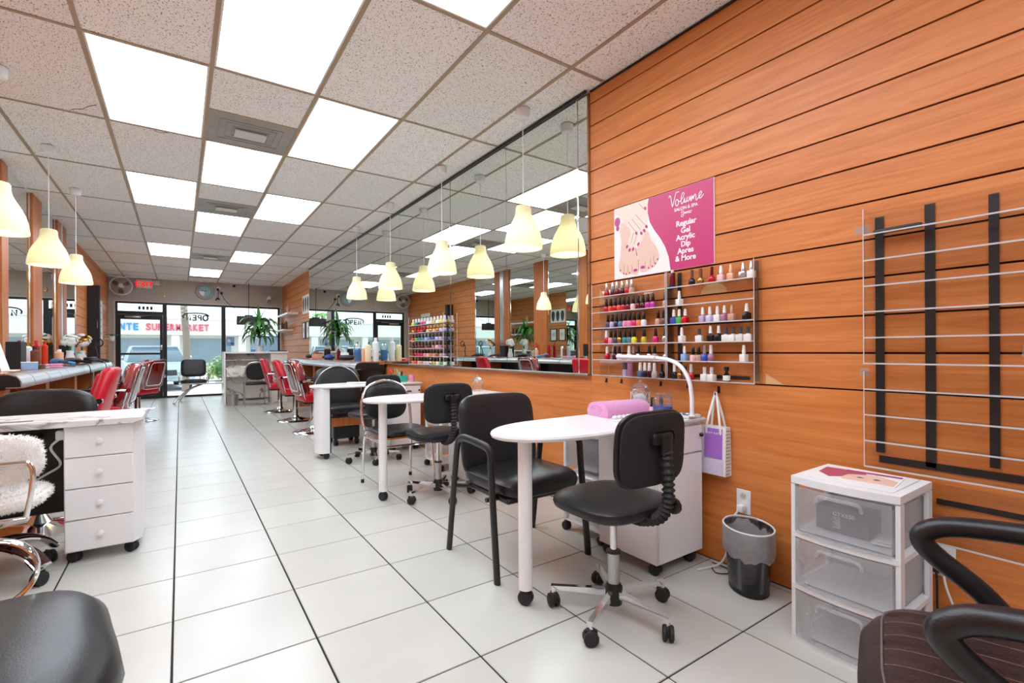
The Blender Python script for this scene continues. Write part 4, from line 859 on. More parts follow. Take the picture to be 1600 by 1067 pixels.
NAMED = {'red': '#c01526', 'dark red': '#6d0f1e', 'wine': '#4c0c1c', 'coral': '#d8432e', 'pink': '#e889a8', 'hot pink': '#d8246f', 'magenta': '#c23a9c', 'pale pink': '#eebfc4', 'navy': '#1c2447', 'grey': '#4a4d52', 'slate blue': '#5a7896', 'lilac': '#b7a6c9', 'orange': '#e07a4a', 'white': '#eeece8', 'nude': '#c99a84', 'brown': '#7a4a38', 'teal': '#1f8f86', 'yellow': '#e8d83a', 'olive': '#c5b23a', 'black': '#161618', 'blue': '#3a52b0', 'green': '#4fae55', 'sky blue': '#8fb4de', 'mauve': '#a8708f', 'gold': '#b98d4c', 'silver': '#c4c6c8', 'peach': '#e8b292', 'lavender': '#c9c0e0', 'clear': '#dcd6d2'}
def cm(n): return mat('c_'+n, NAMED[n], .18, .8 if n in ('gold', 'silver') else 0, var=.03)
BODY = {'A': MB().lathe([(0, 0), (.0125, 0), (.0155, .002), (.017, .012), (.0165, .024), (.013, .030), (.007, .032), (0, .032)], n=12),
        'B': MB().rbox(-.0165, -.0165, 0, .0165, .0165, .040, .006, 2).cyl((0, 0, .039), (0, 0, .046), .008, n=8),
        'C': MB().rbox(-.0175, -.0175, 0, .0175, .0175, .036, .004, 2).cyl((0, 0, .035), (0, 0, .040), .009, n=8),
        'D': MB().cyl((0, 0, 0), (0, 0, .034), .0175, n=14), 'E': MB().lathe([(0, 0), (.0165, 0), (.017, .003), (.017, .036), (.009, .044), (0, .044)], n=14), 'R': MB().lathe([(0, 0), (.011, 0), (.0165, .008), (.0175, .02), (.014, .032), (.008, .037), (0, .037)], n=14)}
CAP = {'A': MB().lathe([(0, .032), (.0095, .032), (.0098, .036), (.0078, .066), (.006, .069), (0, .069)], n=10), 'B': MB().lathe([(0, .046), (.0095, .046), (.0068, .083), (.005, .086), (0, .086)], n=10),
       'C': MB().cyl((0, 0, .040), (0, 0, .074), .0095, n=10), 'D': MB().cyl((0, 0, .0345), (0, 0, .068), .0168, n=14), 'E': MB().lathe([(0, .044), (.009, .044), (.007, .055), (.0125, .062), (.0125, .078), (0, .078)], n=12), 'R': MB().lathe([(0, .037), (.009, .037), (.0078, .078), (0, .079)], n=10)}
bmesh_cache = {}
def bottle(label, kind, col, cap, loc, group, rz=0, sc=(1, 1, 1), fine=True):
    t = thing('nail_polish', label, 'nail polish', loc, rz, group)
    for nm, D_, c_ in (('bottle_body', BODY, col), ('cap', CAP, cap)):
        k = (nm, kind, c_)
        if k not in bmesh_cache: me = D_[kind].mesh(nm); me.materials.append(cm(c_)); bmesh_cache[k] = me
        o = obj(nm, bmesh_cache[k], None, t); o.scale = sc
    if kind == 'E' and fine: obj('paper_label', MB().lathe([(.0174, .006), (.0174, .032)], n=14), 'paper', t)
    return t
R0 = 'left polish rack'; R1 = 'right polish rack'
def row(zi, ys, cols, cap, kind, rackname, shelf, x=XR-.045, **kw):
    n = len(ys); cnt = {}
    caps = cap if isinstance(cap, list) else [cap]*n; kinds = kind if isinstance(kind, (list, str)) and len(kind) == n else [kind]*n
    for i, y in enumerate(ys):
        pos = f'{ordn[i]} from the left' if i < n-1 else 'last at right'
        bottle(f'{cols[i]} polish, {caps[i]} cap, {pos}, {shelf}, {rackname}', kinds[i], cols[i], caps[i], (x, y, ZS[zi]+.0031), 'polish bottles on the '+rackname, random.uniform(-.3, .3), sc=((1.04, 1.04, 1.06 if kinds[i] == 'R' else 1.24) if 'left' in rackname else (1.0, 1.0, 1.08)) if kinds[i] in 'ARD' else (.98, .98, .95))
sh = ['bottom shelf', 'second shelf up', 'third shelf up', 'third shelf down', 'second shelf down', 'top shelf']
row(5, [2.181, 2.129, 2.094, 2.051, 2.01, 1.975], ['red', 'wine', 'dark red', 'wine', 'red', 'nude'], 'silver', 'A', R0, sh[5])
row(4, [2.186, 2.148, 2.11, 2.075, 2.04, 2.004, 1.965, 1.927, 1.891, 1.855, 1.818, 1.731], ['red', 'coral', 'red', 'coral', 'red', 'dark red', 'pale pink', 'dark red', 'wine', 'magenta', 'magenta', 'nude'], 'black', 'A', R0, sh[4])
row(3, [2.172, 2.135, 2.099, 2.064, 2.029, 1.993, 1.958, 1.922, 1.885, 1.782, 1.745], ['grey', 'lilac', 'navy', 'slate blue', 'pink', 'pink', 'hot pink', 'orange', 'white', 'nude', 'brown'], 'black', 'A', R0, sh[3])
row(2, [2.185, 2.148, 2.11, 2.072, 2.031, 1.994, 1.958, 1.883, 1.8, 1.734], ['red', 'pink', 'grey', 'gold', 'teal', 'slate blue', 'yellow', 'olive', 'hot pink', 'silver'], ['white']+['black']*9, 'A', R0, sh[2])
row(1, [2.181, 2.115, 2.077, 1.998, 1.962, 1.926, 1.845, 1.808, 1.73], ['red', 'wine', 'white', 'white', 'dark red', 'silver', 'silver', 'nude', 'silver'], ['white', 'black', 'black', 'white', 'silver', 'black', 'black', 'black', 'silver'], 'RAAARAAAR', R0, sh[1])
row(0, [2.028, 1.99, 1.914, 1.879, 1.846, 1.81, 1.757], ['lilac', 'mauve', 'slate blue', 'navy', 'wine', 'clear', 'black'], ['grey', 'mauve', 'white', 'white', 'white', 'white', 'black'], 'DDAAAAR', R0, sh[0])
row(5, [1.561, 1.508, 1.445, 1.394, 1.341, 1.278, 1.238], ['black', 'gold', 'red', 'pale pink', 'peach', 'silver', 'white'], ['brown', 'brown', 'dark red', 'white', 'peach', 'silver', 'silver'], 'RRRBBBB', R1, sh[5])
row(4, [1.640], ['white'], ['white'], 'B', R1, sh[4])
row(3, [1.676, 1.641, 1.603, 1.498, 1.457, 1.415, 1.376, 1.337, 1.262], ['blue', 'green', 'red', 'lilac', 'lavender', 'white', 'mauve', 'nude', 'black'], ['white']*7+['nude', 'white'], 'B', R1, sh[3])
row(2, [1.625, 1.519, 1.454, 1.408, 1.370, 1.332, 1.294, 1.256], ['white', 'white', 'black', 'black', 'white', 'white', 'clear', 'white'], ['white', 'grey', 'white', 'white', 'grey', 'grey', 'grey', 'grey'], 'BCBBCCCC', R1, sh[2])
row(1, [1.609, 1.557, 1.523, 1.489, 1.452, 1.277], ['sky blue', 'pale pink', 'nude', 'blue', 'mauve', 'white'], ['white', 'black', 'black', 'silver', 'white', 'white'], 'BAARRB', R1, sh[1])
row(0, [1.674, 1.640, 1.605, 1.569, 1.488, 1.448, 1.367], ['black', 'gold', 'brown', 'red', 'white', 'white', 'black'], ['white', 'gold', 'black', 'clear', 'clear', 'clear', 'black'], 'RAARCCE', R1, sh[0])
tt = thing('polish_tube', 'dark red slanted nail tube at the top between the racks', 'tube', (XR-.05, 1.68, 1.4335)); obj('tube_body', MB().rbox(-.012, -.012, 0, .012, .012, .085, .004, 2, mx=Matrix.Rotation(.0, 4, 'X')), 'c_dark red', tt); obj('tube_cap', MB().cyl((0, 0, .085), (0, 0, .1), .008, n=8), 'paper', tt); obj('tube_foot', MB().box(-.0125, -.0125, 0, .0125, .0125, .018), 'c_navy', tt)
# mirror-mounted polish rack
ZM = [.945+.087*k for k in range(6)]
rack('crowded clear polish rack standing against the right wall mirror', 4.38, 5.27, ZM, x1=XM-.0008, dep=.075, ztop=1.48)
names6 = ['bottom row', 'second row up', 'third row up', 'third row down', 'second row down', 'top row']
pal = [['orange', 'coral', 'peach', 'nude', 'pale pink', 'clear', 'silver', 'olive', 'white', 'green', 'white'], ['dark red', 'red', 'hot pink', 'red', 'pink', 'peach', 'orange', 'nude', 'brown', 'nude', 'mauve'], ['wine', 'wine', 'dark red', 'wine', 'brown', 'wine', 'mauve', 'pale pink', 'mauve', 'brown'], ['coral', 'green', 'teal', 'slate blue', 'sky blue', 'slate blue', 'blue', 'lavender', 'lilac', 'grey'], ['gold', 'dark red', 'red', 'hot pink', 'black', 'peach', 'gold', 'peach', 'gold', 'lavender', 'lilac'], ['yellow', 'teal', 'black', 'hot pink', 'magenta', 'white', 'clear', 'olive', 'white', 'yellow', 'pale pink']]
for k in range(6):
    n = len(pal[k]); capc = ['black', 'black', 'black', 'black', 'gold', 'clear'][k]
    for i, c_ in enumerate(pal[k]):
        y = 5.22-.80*i/(n-1); cp = capc if k != 4 or i > 4 else 'red'
        bottle(f'{c_} polish, {cp} cap, {ordn[i]} from left, {names6[k]}, mirror rack', 'A', c_, cp, (XM-.042, y, ZM[k]+.0031), 'polish bottles on the mirror rack', 0, sc=(1.3, 1.3, 1.08))
# large empty racks on the right
ZB = [.632+.1005*k for k in range(10)]
rack('big empty clear acrylic rack, lower half, at the right edge', -.45, .772, ZB[:4], ztop=1.005, group='big empty acrylic racks')
rack('big empty clear acrylic rack, upper half, at the right edge', -.45, .772, ZB[4:], ztop=1.64, group='big empty acrylic racks')
rack('low clear acrylic rack end above the lower outlet', -.45, .585, [.40, .485], ztop=.60, sides=False, group='big empty acrylic racks')
for n, (y0, y1, z0, z1) in enumerate(((.726, .755, .684, 1.615), (.57, .60, .655, 1.628), (.402, .428, .685, 1.62), (-.4, .745, .645, .672), (.30, .57, .525, .545))):
    tag(obj('black_tape', MB().box(XR-.0060, y0, z0, XR-.0041, y1, z1), 'tape'), ['leftmost vertical black tape behind the big clear rack', 'middle vertical black tape behind the big clear rack', 'rightmost vertical black tape behind the big clear rack', 'long horizontal black tape at the bottom of the big clear rack', 'short black tape just above the lower outlet'][n], 'tape')
t = thing('black_case', 'slim black pen case on the top shelf of the empty rack', 'case', (XR-.045, .67, 1.5398)); obj('case_body', MB().rbox(-.014, -.075, 0, .014, .075, .018, .006, 3), 'blackpl', t); obj('case_tip', MB().cyl((0, -.075, .009), (0, -.083, .009), .005, n=8), 'nailp', t)
for n, (y, z, w, h, r_) in enumerate(((.80, 1.575, .05, .035, .1), (.795, .998, .03, .035, 0), (.335, 1.1, .025, .07, .1))): tag(obj('tape_patch', MB().box(-.0008, -w/2, -h/2, 0, w/2, h/2), 'frost', None, (XR-.0002 if n < 2 else XR-.0042, y, z), (r_, 0, 0)), ['frosted tape patch beside the top of the empty rack', 'small frosted tape patch beside the middle of the empty rack', 'frosted tape patch at the right picture edge'][n], 'tape')
tag(obj('torn_veneer', MB().prism([(0, 0), (.085, 0), (.03, .03), (.0, .05)], 0, .0006, Matrix(((0, 0, -1, XR-.0002), (-1, 0, 0, 1.195), (0, 1, 0, .93), (0, 0, 0, 1)))), mat('barewood', '#dcb27c', .8)), 'pale triangular torn patch at the corner of the polish rack', 'patch')
tag(obj('bare_patch', MB().prism([(.075*math.cos(a_)*1.0, .055*max(0, math.sin(a_))) for a_ in [PI*i/14 for i in range(15)]], 0, .0006, Matrix(((0, 0, -1, XR-.0002), (-1, 0, 0, 1.464), (0, 1, 0, 1.386), (0, 0, 0, 1)))), 'barewood'), 'pale half round bare patch behind the right polish rack', 'patch')
# ================================================================== THINGS ON AND AROUND THE NEAR TABLE
t = thing('towel_roll', 'rolled pink towel armrest on the nearest manicure table', 'towel', (1.95, 1.81, .7462), -.12)
P = [(-.085, 0), (.085, 0), (.088, .03), (.07, .058), (.04, .072), (0, .077), (-.04, .072), (-.07, .058), (-.088, .03)]
mb = MB(); V = []; n = len(P)
for k, x in enumerate((-.15, -.147, -.08, 0, .08, .147, .15)):
    sc = .92 if k in (0, 6) else 1
    for y, z in P: V.append((x, y*sc, z*sc+random.uniform(-.002, .002)*(z > 0)))
F = [(a*n+i, a*n+(i+1) % n, (a+1)*n+(i+1) % n, (a+1)*n+i) for a in range(6) for i in range(n)]+[tuple(reversed(range(n))), tuple(range(6*n, 7*n))]
obj('towel', MB().add(V, [tuple(reversed(f)) for f in F]), 'towel', t, ang=50); obj('end_fold', MB().tube([(-.1505, .05*math.cos(a)*(1-a/14), .035+.028*math.sin(a)*(1-a/14)) for a in [i*.5 for i in range(22)]], .0022, 5), 'towel', t)
t = thing('scalloped_tray', 'white scalloped plastic tray beside the pink towel', 'tray', (1.865, 1.635, .7464), 0)
out = [((.12+.006*abs(math.sin(9*a)))*(abs(math.cos(a))**.6)*(1 if math.cos(a) > 0 else -1), (.05+.006*abs(math.sin(9*a)))*(abs(math.sin(a))**.6)*(1 if math.sin(a) > 0 else -1)) for a in [2*PI*i/72 for i in range(72)]]
obj('tray_base', MB().prism(out, .0002, .006), 'whitepl', t)
for i in range(7): obj('scallop', MB().ball((-.096+.032*i, .035, .0125), (.02, .012, .012), 8), 'whitepl', t)
t = thing('glass_jar', 'cut crystal jar with lid at the back of the nearest table', 'jar', (2.165, 1.85, .7462))
obj('jar_body', MB().lathe([(0, 0), (.045, 0), (.052, .006), (.052, .12), (.044, .13), (.041, .128), (.048, .118), (.048, .008), (0, .006)], n=20), 'crystal', t)
for s in (-1, 1):
    for k in range(10): obj('cut_line', MB().tube([(.0528*math.cos(2*PI*k/10+s*q*.9), .0528*math.sin(2*PI*k/10+s*q*.9), .02+.09*q) for q in (0, .25, .5, .75, 1)], .0012, 4), 'whitepl', t)
obj('lid', MB().lathe([(0, .131), (.046, .131), (.05, .137), (.04, .15), (.02, .158), (.008, .165), (.012, .175), (.01, .188), (0, .192)], n=20), 'crystal', t); obj('cotton', MB().ball((0, 0, .055), (.043, .043, .045), 12), 'paper', t)
t = thing('blue_jar', 'round clear jar of blue liquid on the nearest table', 'jar', (2.045, 1.60, .7462))
obj('liquid', MB().lathe([(0, .004), (.046, .004), (.047, .01), (.047, .062), (0, .062)], n=24), 'bluel', t); obj('glass', MB().lathe([(0, 0), (.047, 0), (.05, .004), (.05, .095), (.04, .105), (.04, .112), (0, .112)], n=24), 'crystal', t); obj('lid', MB().lathe([(.0, .1125), (.044, .1125), (.044, .122), (.015, .13), (0, .131)], n=20), 'crystal', t)
bottle('clear base coat polish with black cap standing on the nearest table', 'A', 'pale pink', 'black', (2.09, 1.70, .7462), 'polish on the nearest table', sc=(1.3, 1.3, 1.35)); bottle('teal gel polish with black cap behind the blue jar', 'A', 'teal', 'black', (2.16, 1.70, .7462), 'polish on the nearest table', sc=(1.2, 1.2, 1.3))
t = thing('desk_lamp', 'white gooseneck lamp arching over the nearest manicure table', 'desk lamp', (2.12, 1.53, .7462))
obj('lamp_base', MB().rbox(-.02, -.045, 0, .085, .06, .016, .006, 2), 'whitepl', t); obj('clamp', MB().rbox(-.02, -.045, .0162, .04, -.005, .03, .004, 1), 'steel', t)
obj('neck', MB().tube(catmull([(0, -.05, .014), (0, -.05, .035), (0, -.048, .12), (0, -.03, .2), (0, .02, .265), (0, .09, .295), (0, .17, .303)], 8), .01, 12, rs=[.02, .02, .018, .016, .014, .013, .012, .0115]+[.0105]*41), 'whitegloss', t)
obj('lamp_head', MB().rbox(-.03, .165, .294, .03, .44, .316, .010, 3, fn=lambda v: (v[0], v[1], v[2]+.02*(v[1]-.165))), 'whitegloss', t); obj('led_strip', MB().rbox(-.022, .19, .291, .022, .42, .2945, .001, 1, fn=lambda v: (v[0], v[1], v[2]+.02*(v[1]-.165))), 'ventwhite', t)
t = thing('glass_jar', 'small crystal jar with metal lid on the middle table', 'jar', (2.12, 3.6, .7462))
obj('jar_body', MB().lathe([(0, 0), (.045, 0), (.052, .02), (.05, .07), (.04, .09), (0, .09)], n=18), 'crystal', t); obj('lid', MB().lathe([(0, .0905), (.042, .0905), (.045, .1), (.02, .115), (.008, .12), (.01, .135), (0, .138)], n=18), 'steel', t)
t = thing('tool_basket', 'teal plastic basket with nail tools on the farthest table', 'basket', (2.02, 5.26, .7462), .1)
for n_, a in (('wall', (-.11, -.075, 0, .11, -.07, .07)), ('wall', (-.11, .07, 0, .11, .075, .07)), ('wall', (-.11, -.07, 0, -.105, .07, .07)), ('wall', (.105, -.07, 0, .11, .07, .07)), ('divider', (-.003, -.07, .003, .003, .07, .075)), ('bottom', (-.105, -.07, 0, .105, .07, .003))): obj(n_, MB().rbox(*a, .001, 1), 'tealp', t)
obj('handle', MB().tube(catmull([(0, -.07, .07), (0, -.05, .12), (0, 0, .14), (0, .05, .12), (0, .07, .07)], 4), .006, 6), 'tealp', t)
for n, (x, y, h, m_, nm) in enumerate(((-.06, -.02, .15, 'red', 'red scissors handle'), (-.04, .02, .12, 'c_orange', 'orange file'), (.05, -.03, .11, 'blackpl', 'black tool'), (.06, .03, .1, 'paper', 'white file'))):
    tag(obj('nail_tool', MB().rbox(-.012, -.004, 0, .012, .004, h, .003, 1, mx=Matrix.Rotation(.12*(-1)**n, 4, 'Y')) if n else MB().cyl((0, 0, 0), (0, 0, .09), .005, n=6).tube([(.022*math.cos(a), 0, .115+.028*math.sin(a)) for a in [2*PI*i/12 for i in range(12)]], .006, 6, closed=True), m_, None, (2.02+x, 5.26+y, .752)), nm+' standing in the teal basket', 'nail tool')
tag(obj('pink_cup', MB().lathe([(0, 0), (.028, 0), (.034, .08), (.031, .08), (.026, .004), (0, .004)], n=18), 'pinkp', None, (2.16, 5.14, .7462)), 'pink plastic cup beside the teal basket', 'cup')
tag(obj('hand_towel', MB().rbox(-.13, -.07, 0, .13, .07, .012, .005, 2, fn=lambda v: (v[0], v[1], v[2]+.004*math.sin(v[0]*40)*(v[2] > .006))), 'paper', None, (1.62, 5.25, .7462), (0, 0, .1)), 'folded white hand towel on the farthest table', 'towel')
tag(obj('paper_sheet', MB().box(-.07, -.05, 0, .07, .05, .002), 'paper', None, (1.32, 5.2, .7462), (0, 0, .4)), 'small paper lying at the round end of the farthest table', 'paper')
# wall things near the table
t = thing('gift_bag', 'purple and white paper gift bag hanging on a hook', 'bag', (XR-.03, 1.437, .458))
obj('bag_body', MB().add([(-.028, -.068, 0), (.028, -.068, 0), (.028, .068, 0), (-.028, .068, 0), (-.02, -.068, .245), (.02, -.068, .245), (.02, .068, .245), (-.02, .068, .245)], [(3, 2, 1, 0), (0, 1, 5, 4), (1, 2, 6, 5), (2, 3, 7, 6), (3, 0, 4, 7)]), 'paper', t)
obj('purple_panel', MB().add([(-.0288, -.05, .085), (-.0288, .05, .085), (-.0215, .05, .235), (-.0215, -.05, .235), (-.0265, -.05, .085), (-.0265, .05, .085), (-.0195, .05, .235), (-.0195, -.05, .235)], [(3, 2, 1, 0), (4, 5, 6, 7), (0, 1, 5, 4), (1, 2, 6, 5), (2, 3, 7, 6), (3, 0, 4, 7)]), 'purple', t)
mat('lilacp', '#d9cfe6', .5); obj('silver_panel', MB().box(-.0305, -.055, .005, -.0285, .06, .08), 'lilacp', t)
me = textmesh('MARY KAY', .016, extrude=.0003); obj('lettering', me, 'paper', t, (-.0228, .045, .205), (PI/2, 0, -PI/2))
mb = MB()
for i in range(5):
    for j in range(14):
        x, z = -.019+.0095*i+(.0045 if j % 2 else 0), .012+.0165*j
        if x < .018: mb.add([(x-.003, -.0686, z), (x, -.0686, z-.005), (x+.003, -.0686, z), (x, -.0686, z+.005)], [(0, 1, 2, 3)])
obj('diamond_pattern', mb, 'blackpl', t, kind='stuff')
for s, x in ((1, -.021), (-1, .021)): obj('handle', MB().tube(catmull([(x, .04, .2), (x, .035, .26), (.0, .006, .40), (.0, -.006, .40), (x, -.035, .26), (x, -.04, .2)], 5), .006, 6, flat=(.007, .002, (1, 0, 0))), 'paper', t)
tag(obj('wall_hook', MB().tube(catmull([(XR-.001, 1.437, .885), (XR-.02, 1.437, .875), (XR-.032, 1.437, .862), (XR-.036, 1.437, .875)], 4), .003, 6).box(XR-.003, 1.43, .87, XR-.0002, 1.444, .905), 'blackpl'), 'small dark hook holding the gift bag', 'hook')
for n, y in enumerate((2.23, 2.1, 1.80, 1.62)):
    tag(obj('wall_hook', MB().box(XR-.003, y-.007, .885, XR-.0002, y+.007, .912).tube([(XR-.003, y, .89), (XR-.012, y, .886), (XR-.014, y, .893)], .0025, 6), 'blackpl'), ['leftmost little black hook', 'second little black hook', 'third little black hook', 'fourth little black hook'][n]+' under the polish racks', 'hook', 'small hooks under the polish racks')
def outlet(label, y, z, w, h, double=False):
    t = thing('wall_outlet', label, 'outlet', (XR-.0002, y, z)); obj('plate', MB().rbox(-.006, -w/2, -h/2, 0, w/2, h/2, .002, 1), 'whitepl', t)
    for zz in (.028, -.028):
        o = obj('socket', MB().lathe([(0, 0), (.016, 0), (.016, .0015), (0, .0015)], n=14, mx=Tr(-.0062, 0, zz) @ Matrix.Rotation(-PI/2, 4, 'Y')), 'offwhite', t)
        for q in (-.006, .006): obj('slot', MB().box(-.0084, q-.001, zz-.004, -.0078, q+.001, zz+.006), 'black', o)
    return t
outlet('white wall outlet with plug above the waste bin', 1.306, .343, .072, .118); outlet('white wall outlet beside the plastic drawer unit', .555, .322, .075, .118)
t = thing('power_cord', 'white power cord looping from the outlet behind the bin', 'cord', (0, 0, 0)); obj('plug', MB().rbox(XR-.045, 1.29, .298, XR-.0082, 1.322, .332, .006, 2), 'whitepl', t)
obj('wire', MB().tube(catmull([(XR-.04, 1.31, .31), (XR-.05, 1.335, .26), (XR-.035, 1.36, .17), (XR-.035, 1.37, .1), (XR-.06, 1.39, .03), (2.18, 1.42, .006), (2.10, 1.44, .006)], 6), .005, 6), 'whitepl', t); obj('adapter', MB().ball((XR-.035, 1.362, .155), (.028, .024, .03), 10), 'whitepl', t)
tag(obj('power_cord', MB().tube(catmull([(2.2, 1.43, .004), (2.15, 1.37, .004), (2.2, 1.33, .004), (2.235, 1.36, .004), (2.24, 1.45, .004)], 6), .003, 6), 'rubber'), 'thin black cord lying on the floor by the nearest cabinet', 'cord')
for n, (m_, off) in enumerate((('rubber', .01), ('whitepl', -.012))):
    t = thing('power_cord', ['black cord', 'white cord'][n]+' plugged in beside the plastic drawer unit', 'cord', (0, 0, 0)); obj('plug', MB().rbox(XR-.035, .545+off, .28 if n == 0 else .335, XR-.0084, .57+off, .305 if n == 0 else .36, .004, 1), m_, t)
    obj('wire', MB().tube(catmull([(XR-.03, .557+off, .29 if n == 0 else .347), (XR-.045, .55+off, .26), (XR-.03, .553+off-.03*n, .16), (XR-.02, .55+off-.08*n, .04), (XR-.03, .5+off-.1*n, .006)], 6), .004, 6), m_, t)
# ================================================================== COUNTER CLUTTER
def bt(name, label, prof, m_, loc, cap=None, capm='blackpl', cat='bottle', group=None, lab=None):
    t = thing(name, label, cat, loc, group=group); obj('body', MB().lathe(prof, n=16), m_, t)
    if cap: obj('cap', MB().lathe(cap, n=12), capm, t)
    if lab: obj('paper_label', MB().lathe([(prof[2][0]+.0006, lab[0]), (prof[2][0]+.0006, lab[1])], n=16), lab[2], t)
    return t
def tall(h, r): return [(0, 0), (r*.94, 0), (r, .006), (r, h*.84), (r*.55, h*.9), (r*.4, h*.92), (0, h*.92)]
def capp(h, r): return [(0, h*.92+.0005), (r*.55, h*.92+.0005), (r*.5, h*1.06), (0, h*1.06)]
def dryer(label, loc, rz, m_='blackpl'):
    t = thing('hair_dryer', label, 'hair dryer', loc, rz); mx = Tr(0, 0, .045)
    obj('barrel', MB().lathe([(0, -.1), (.03, -.1), (.036, -.08), (.038, 0), (.034, .06), (.024, .1), (.024, .105), (0, .105)], n=16, mx=mx @ Matrix.Rotation(PI/2, 4, 'X')), m_, t)
    obj('handle', MB().tube(catmull([(.02, .02, .045), (.1, .05, .035), (.17, .06, .02)], 4), .017, 10), m_, t); obj('nozzle', MB().rbox(-.035, -.16, .033, .035, -.104, .057, .006, 2), 'greydk', t)
    obj('cord', MB().tube(catmull([(.17, .06, .02), (.22, .02, .012), (.2, -.08, .008), (.1, -.1, .006)], 5), .004, 6), 'rubber', t); return t
def iron(label, loc, rz, m_):
    t = thing('flat_iron', label, 'flat iron', loc, rz)
    for s in (0, 1): obj('arm', MB().rbox(-.014, -.13, .002+.0*s, .014, .13, .018, .005, 2, mx=Tr(0, 0, s*.019) @ Matrix.Rotation(.0, 4, 'X')), m_, t)
    obj('cord', MB().tube(catmull([(0, .13, .02), (.02, .18, .012), (.07, .2, .006), (.1, .15, .005)], 4), .004, 6), 'rubber', t); return t
CT = .9552
X_ = -1.1
t = thing('paper_stand', 'white paper notice on a stand on the left counter', 'notice', (X_-.02, 5.35, CT)); obj('sheet', MB().box(-.004, -.11, .0, .0, .11, .27, mx=Matrix.Rotation(-.25, 4, 'Y') @ Rz(0)), 'paper', t); obj('foot', MB().rbox(-.03, -.1, 0, .06, .1, .008, .002, 1), 'paper', t)
t = thing('tissue_box', 'small blue and white box on the left counter', 'box', (X_+.06, 5.62, CT), .2); obj('carton', MB().rbox(-.05, -.07, 0, .05, .07, .06, .004, 1), 'c_sky blue', t); obj('lid', MB().rbox(-.051, -.071, .0602, .051, .071, .066, .001, 1), 'paper', t)
def holder(label, loc):
    t = thing('brush_holder', label, 'brush holder', loc)
    obj('rack', MB().rbox(-.05, -.09, 0, .05, .09, .02, .004, 1).box(.04, -.09, .02, .048, .09, .24), 'black', t)
    for i in range(5): obj('slot_bar', MB().rbox(-.05, -.085, .05+i*.04, .039, .085, .058+i*.04, .002, 1), 'black', t)
    for s in (-1, 1): obj('upright', MB().box(-.048, s*.087-.002, .02, .04, s*.087+.003, .24), 'black', t)
    return t
holder('black slotted tool rack with steel sides on the left counter', (X_-.09, 5.98, CT))
iron('silver flat iron with cord lying on the left counter', (X_+.07, 5.9, CT), .6, 'steel'); iron('pink handled flat iron lying on the left counter', (X_+.1, 6.3, CT), -.3, 'pinkp')
bt('bottle', 'amber brown bottle on the left counter', tall(.19, .035), 'c_brown', (X_-.08, 6.6, CT), capp(.19, .035), 'blackpl'); bt('bottle', 'white round bottle beside the amber bottle on the left counter', tall(.23, .032), 'whitepl', (X_-.16, 6.75, CT), capp(.23, .032), 'gold')
dryer('bright blue hair dryer standing out on the left counter', (X_+.02, 7.0, CT), .5, 'bluehd'); dryer('big black hair dryer on the left counter', (X_+.03, 7.75, CT), -.6)
bt('bottle', 'cream tan lotion bottle on the left counter', tall(.17, .04), 'c_peach', (X_-.02, 7.35, CT), capp(.17, .04), 'whitepl')
for n, (y, c_) in enumerate(((7.15, 'c_red'), (7.55, 'c_coral'))): bt('bottle', ['bright red spray bottle on the left counter', 'coral spray bottle by the black dryer on the left counter'][n], tall(.26, .028), c_, (X_-.17, y, CT), capp(.26, .028), 'red')
def flower(label, loc, r, m_, gold):
    t = thing('flower_ornament', label, 'ornament', loc); obj('vase', MB().lathe([(0, 0), (.05, 0), (.055, .05), (.035, .13), (.04, .17), (0, .17)], n=16), 'whitepl', t)
    for k in range(26):
        zz = 1-1.7*(k+.5)/26; a = k*2.4; q = math.sqrt(max(0, 1-zz*zz)); nrm = Vector((q*math.cos(a), q*math.sin(a), zz)); c = Vector((0, 0, .24+r*.55))+nrm*r*(.62+.12*(k % 3))
        obj('petal', MB().ball((0, 0, 0), (r*.36, r*.30, r*.10), 8, mx=Matrix.Translation(c) @ (nrm+Vector((.3*math.sin(k), .3*math.cos(k), .25))).to_track_quat('Z', 'Y').to_matrix().to_4x4()), 'gold' if gold and k % 5 == 0 else m_, t)
    obj('stem', MB().cyl((0, 0, .15), (0, 0, .26), .012, n=6), 'green', t)
    if gold: obj('gold_heart', MB().ball((0, 0, .23+r*.8), (r*.4, r*.4, r*.3), 10), 'gold', t)
flower('white rose ornament in vase, nearer one on left counter', (X_-.06, 8.3, CT), .1, 'paper', False); flower('white rose ornament with gold centre, farther one on left counter', (X_-.04, 9.05, CT), .12, 'paper', True)
holder('black tool rack between the two white rose ornaments', (X_-.16, 8.68, CT)); dryer('black hair dryer near the far end of the left counter', (X_+.09, 8.55, CT), .5); dryer('grey hair dryer beyond the rose ornaments on the left counter', (X_+.02, 9.45, CT), -.3, 'greydk')
bt('bottle', 'pale green squeeze bottle on the left counter', tall(.14, .035), 'c_clear', (X_+.05, 8.15, CT), capp(.14, .035), 'tealp')
t = thing('phone_stand', 'black curved stand with cable at the far left counter end', 'stand', (X_, 10.1, CT)); obj('base', MB().lathe([(0, 0), (.06, 0), (.06, .012), (0, .014)], n=18), 'black', t); obj('neck', MB().tube(catmull([(0, 0, .012), (.01, .02, .12), (-.02, .06, .24), (.02, .1, .3)], 5), .012, 8), 'black', t); obj('ring', MB().tube([(.02+.05*math.cos(a), .12, .3+.06*math.sin(a)) for a in [2*PI*i/16 for i in range(16)]], .01, 6, closed=True), 'black', t)
for n, y in enumerate((7.45, 8.93, 9.75)):
    tag(obj('dangling_cord', MB().tube(catmull([(-1.02, y-.1, CT+.005), (-.93, y, CT+.012), (-.875, y+.03, .93), (-.868, y+.05, .8), (-.872, y+.04, .6)], 6), .0045, 6), 'rubber'), ['nearest', 'middle', 'farthest'][n]+' black cord hanging over the left counter edge', 'cord', 'cords over the left counter edge')
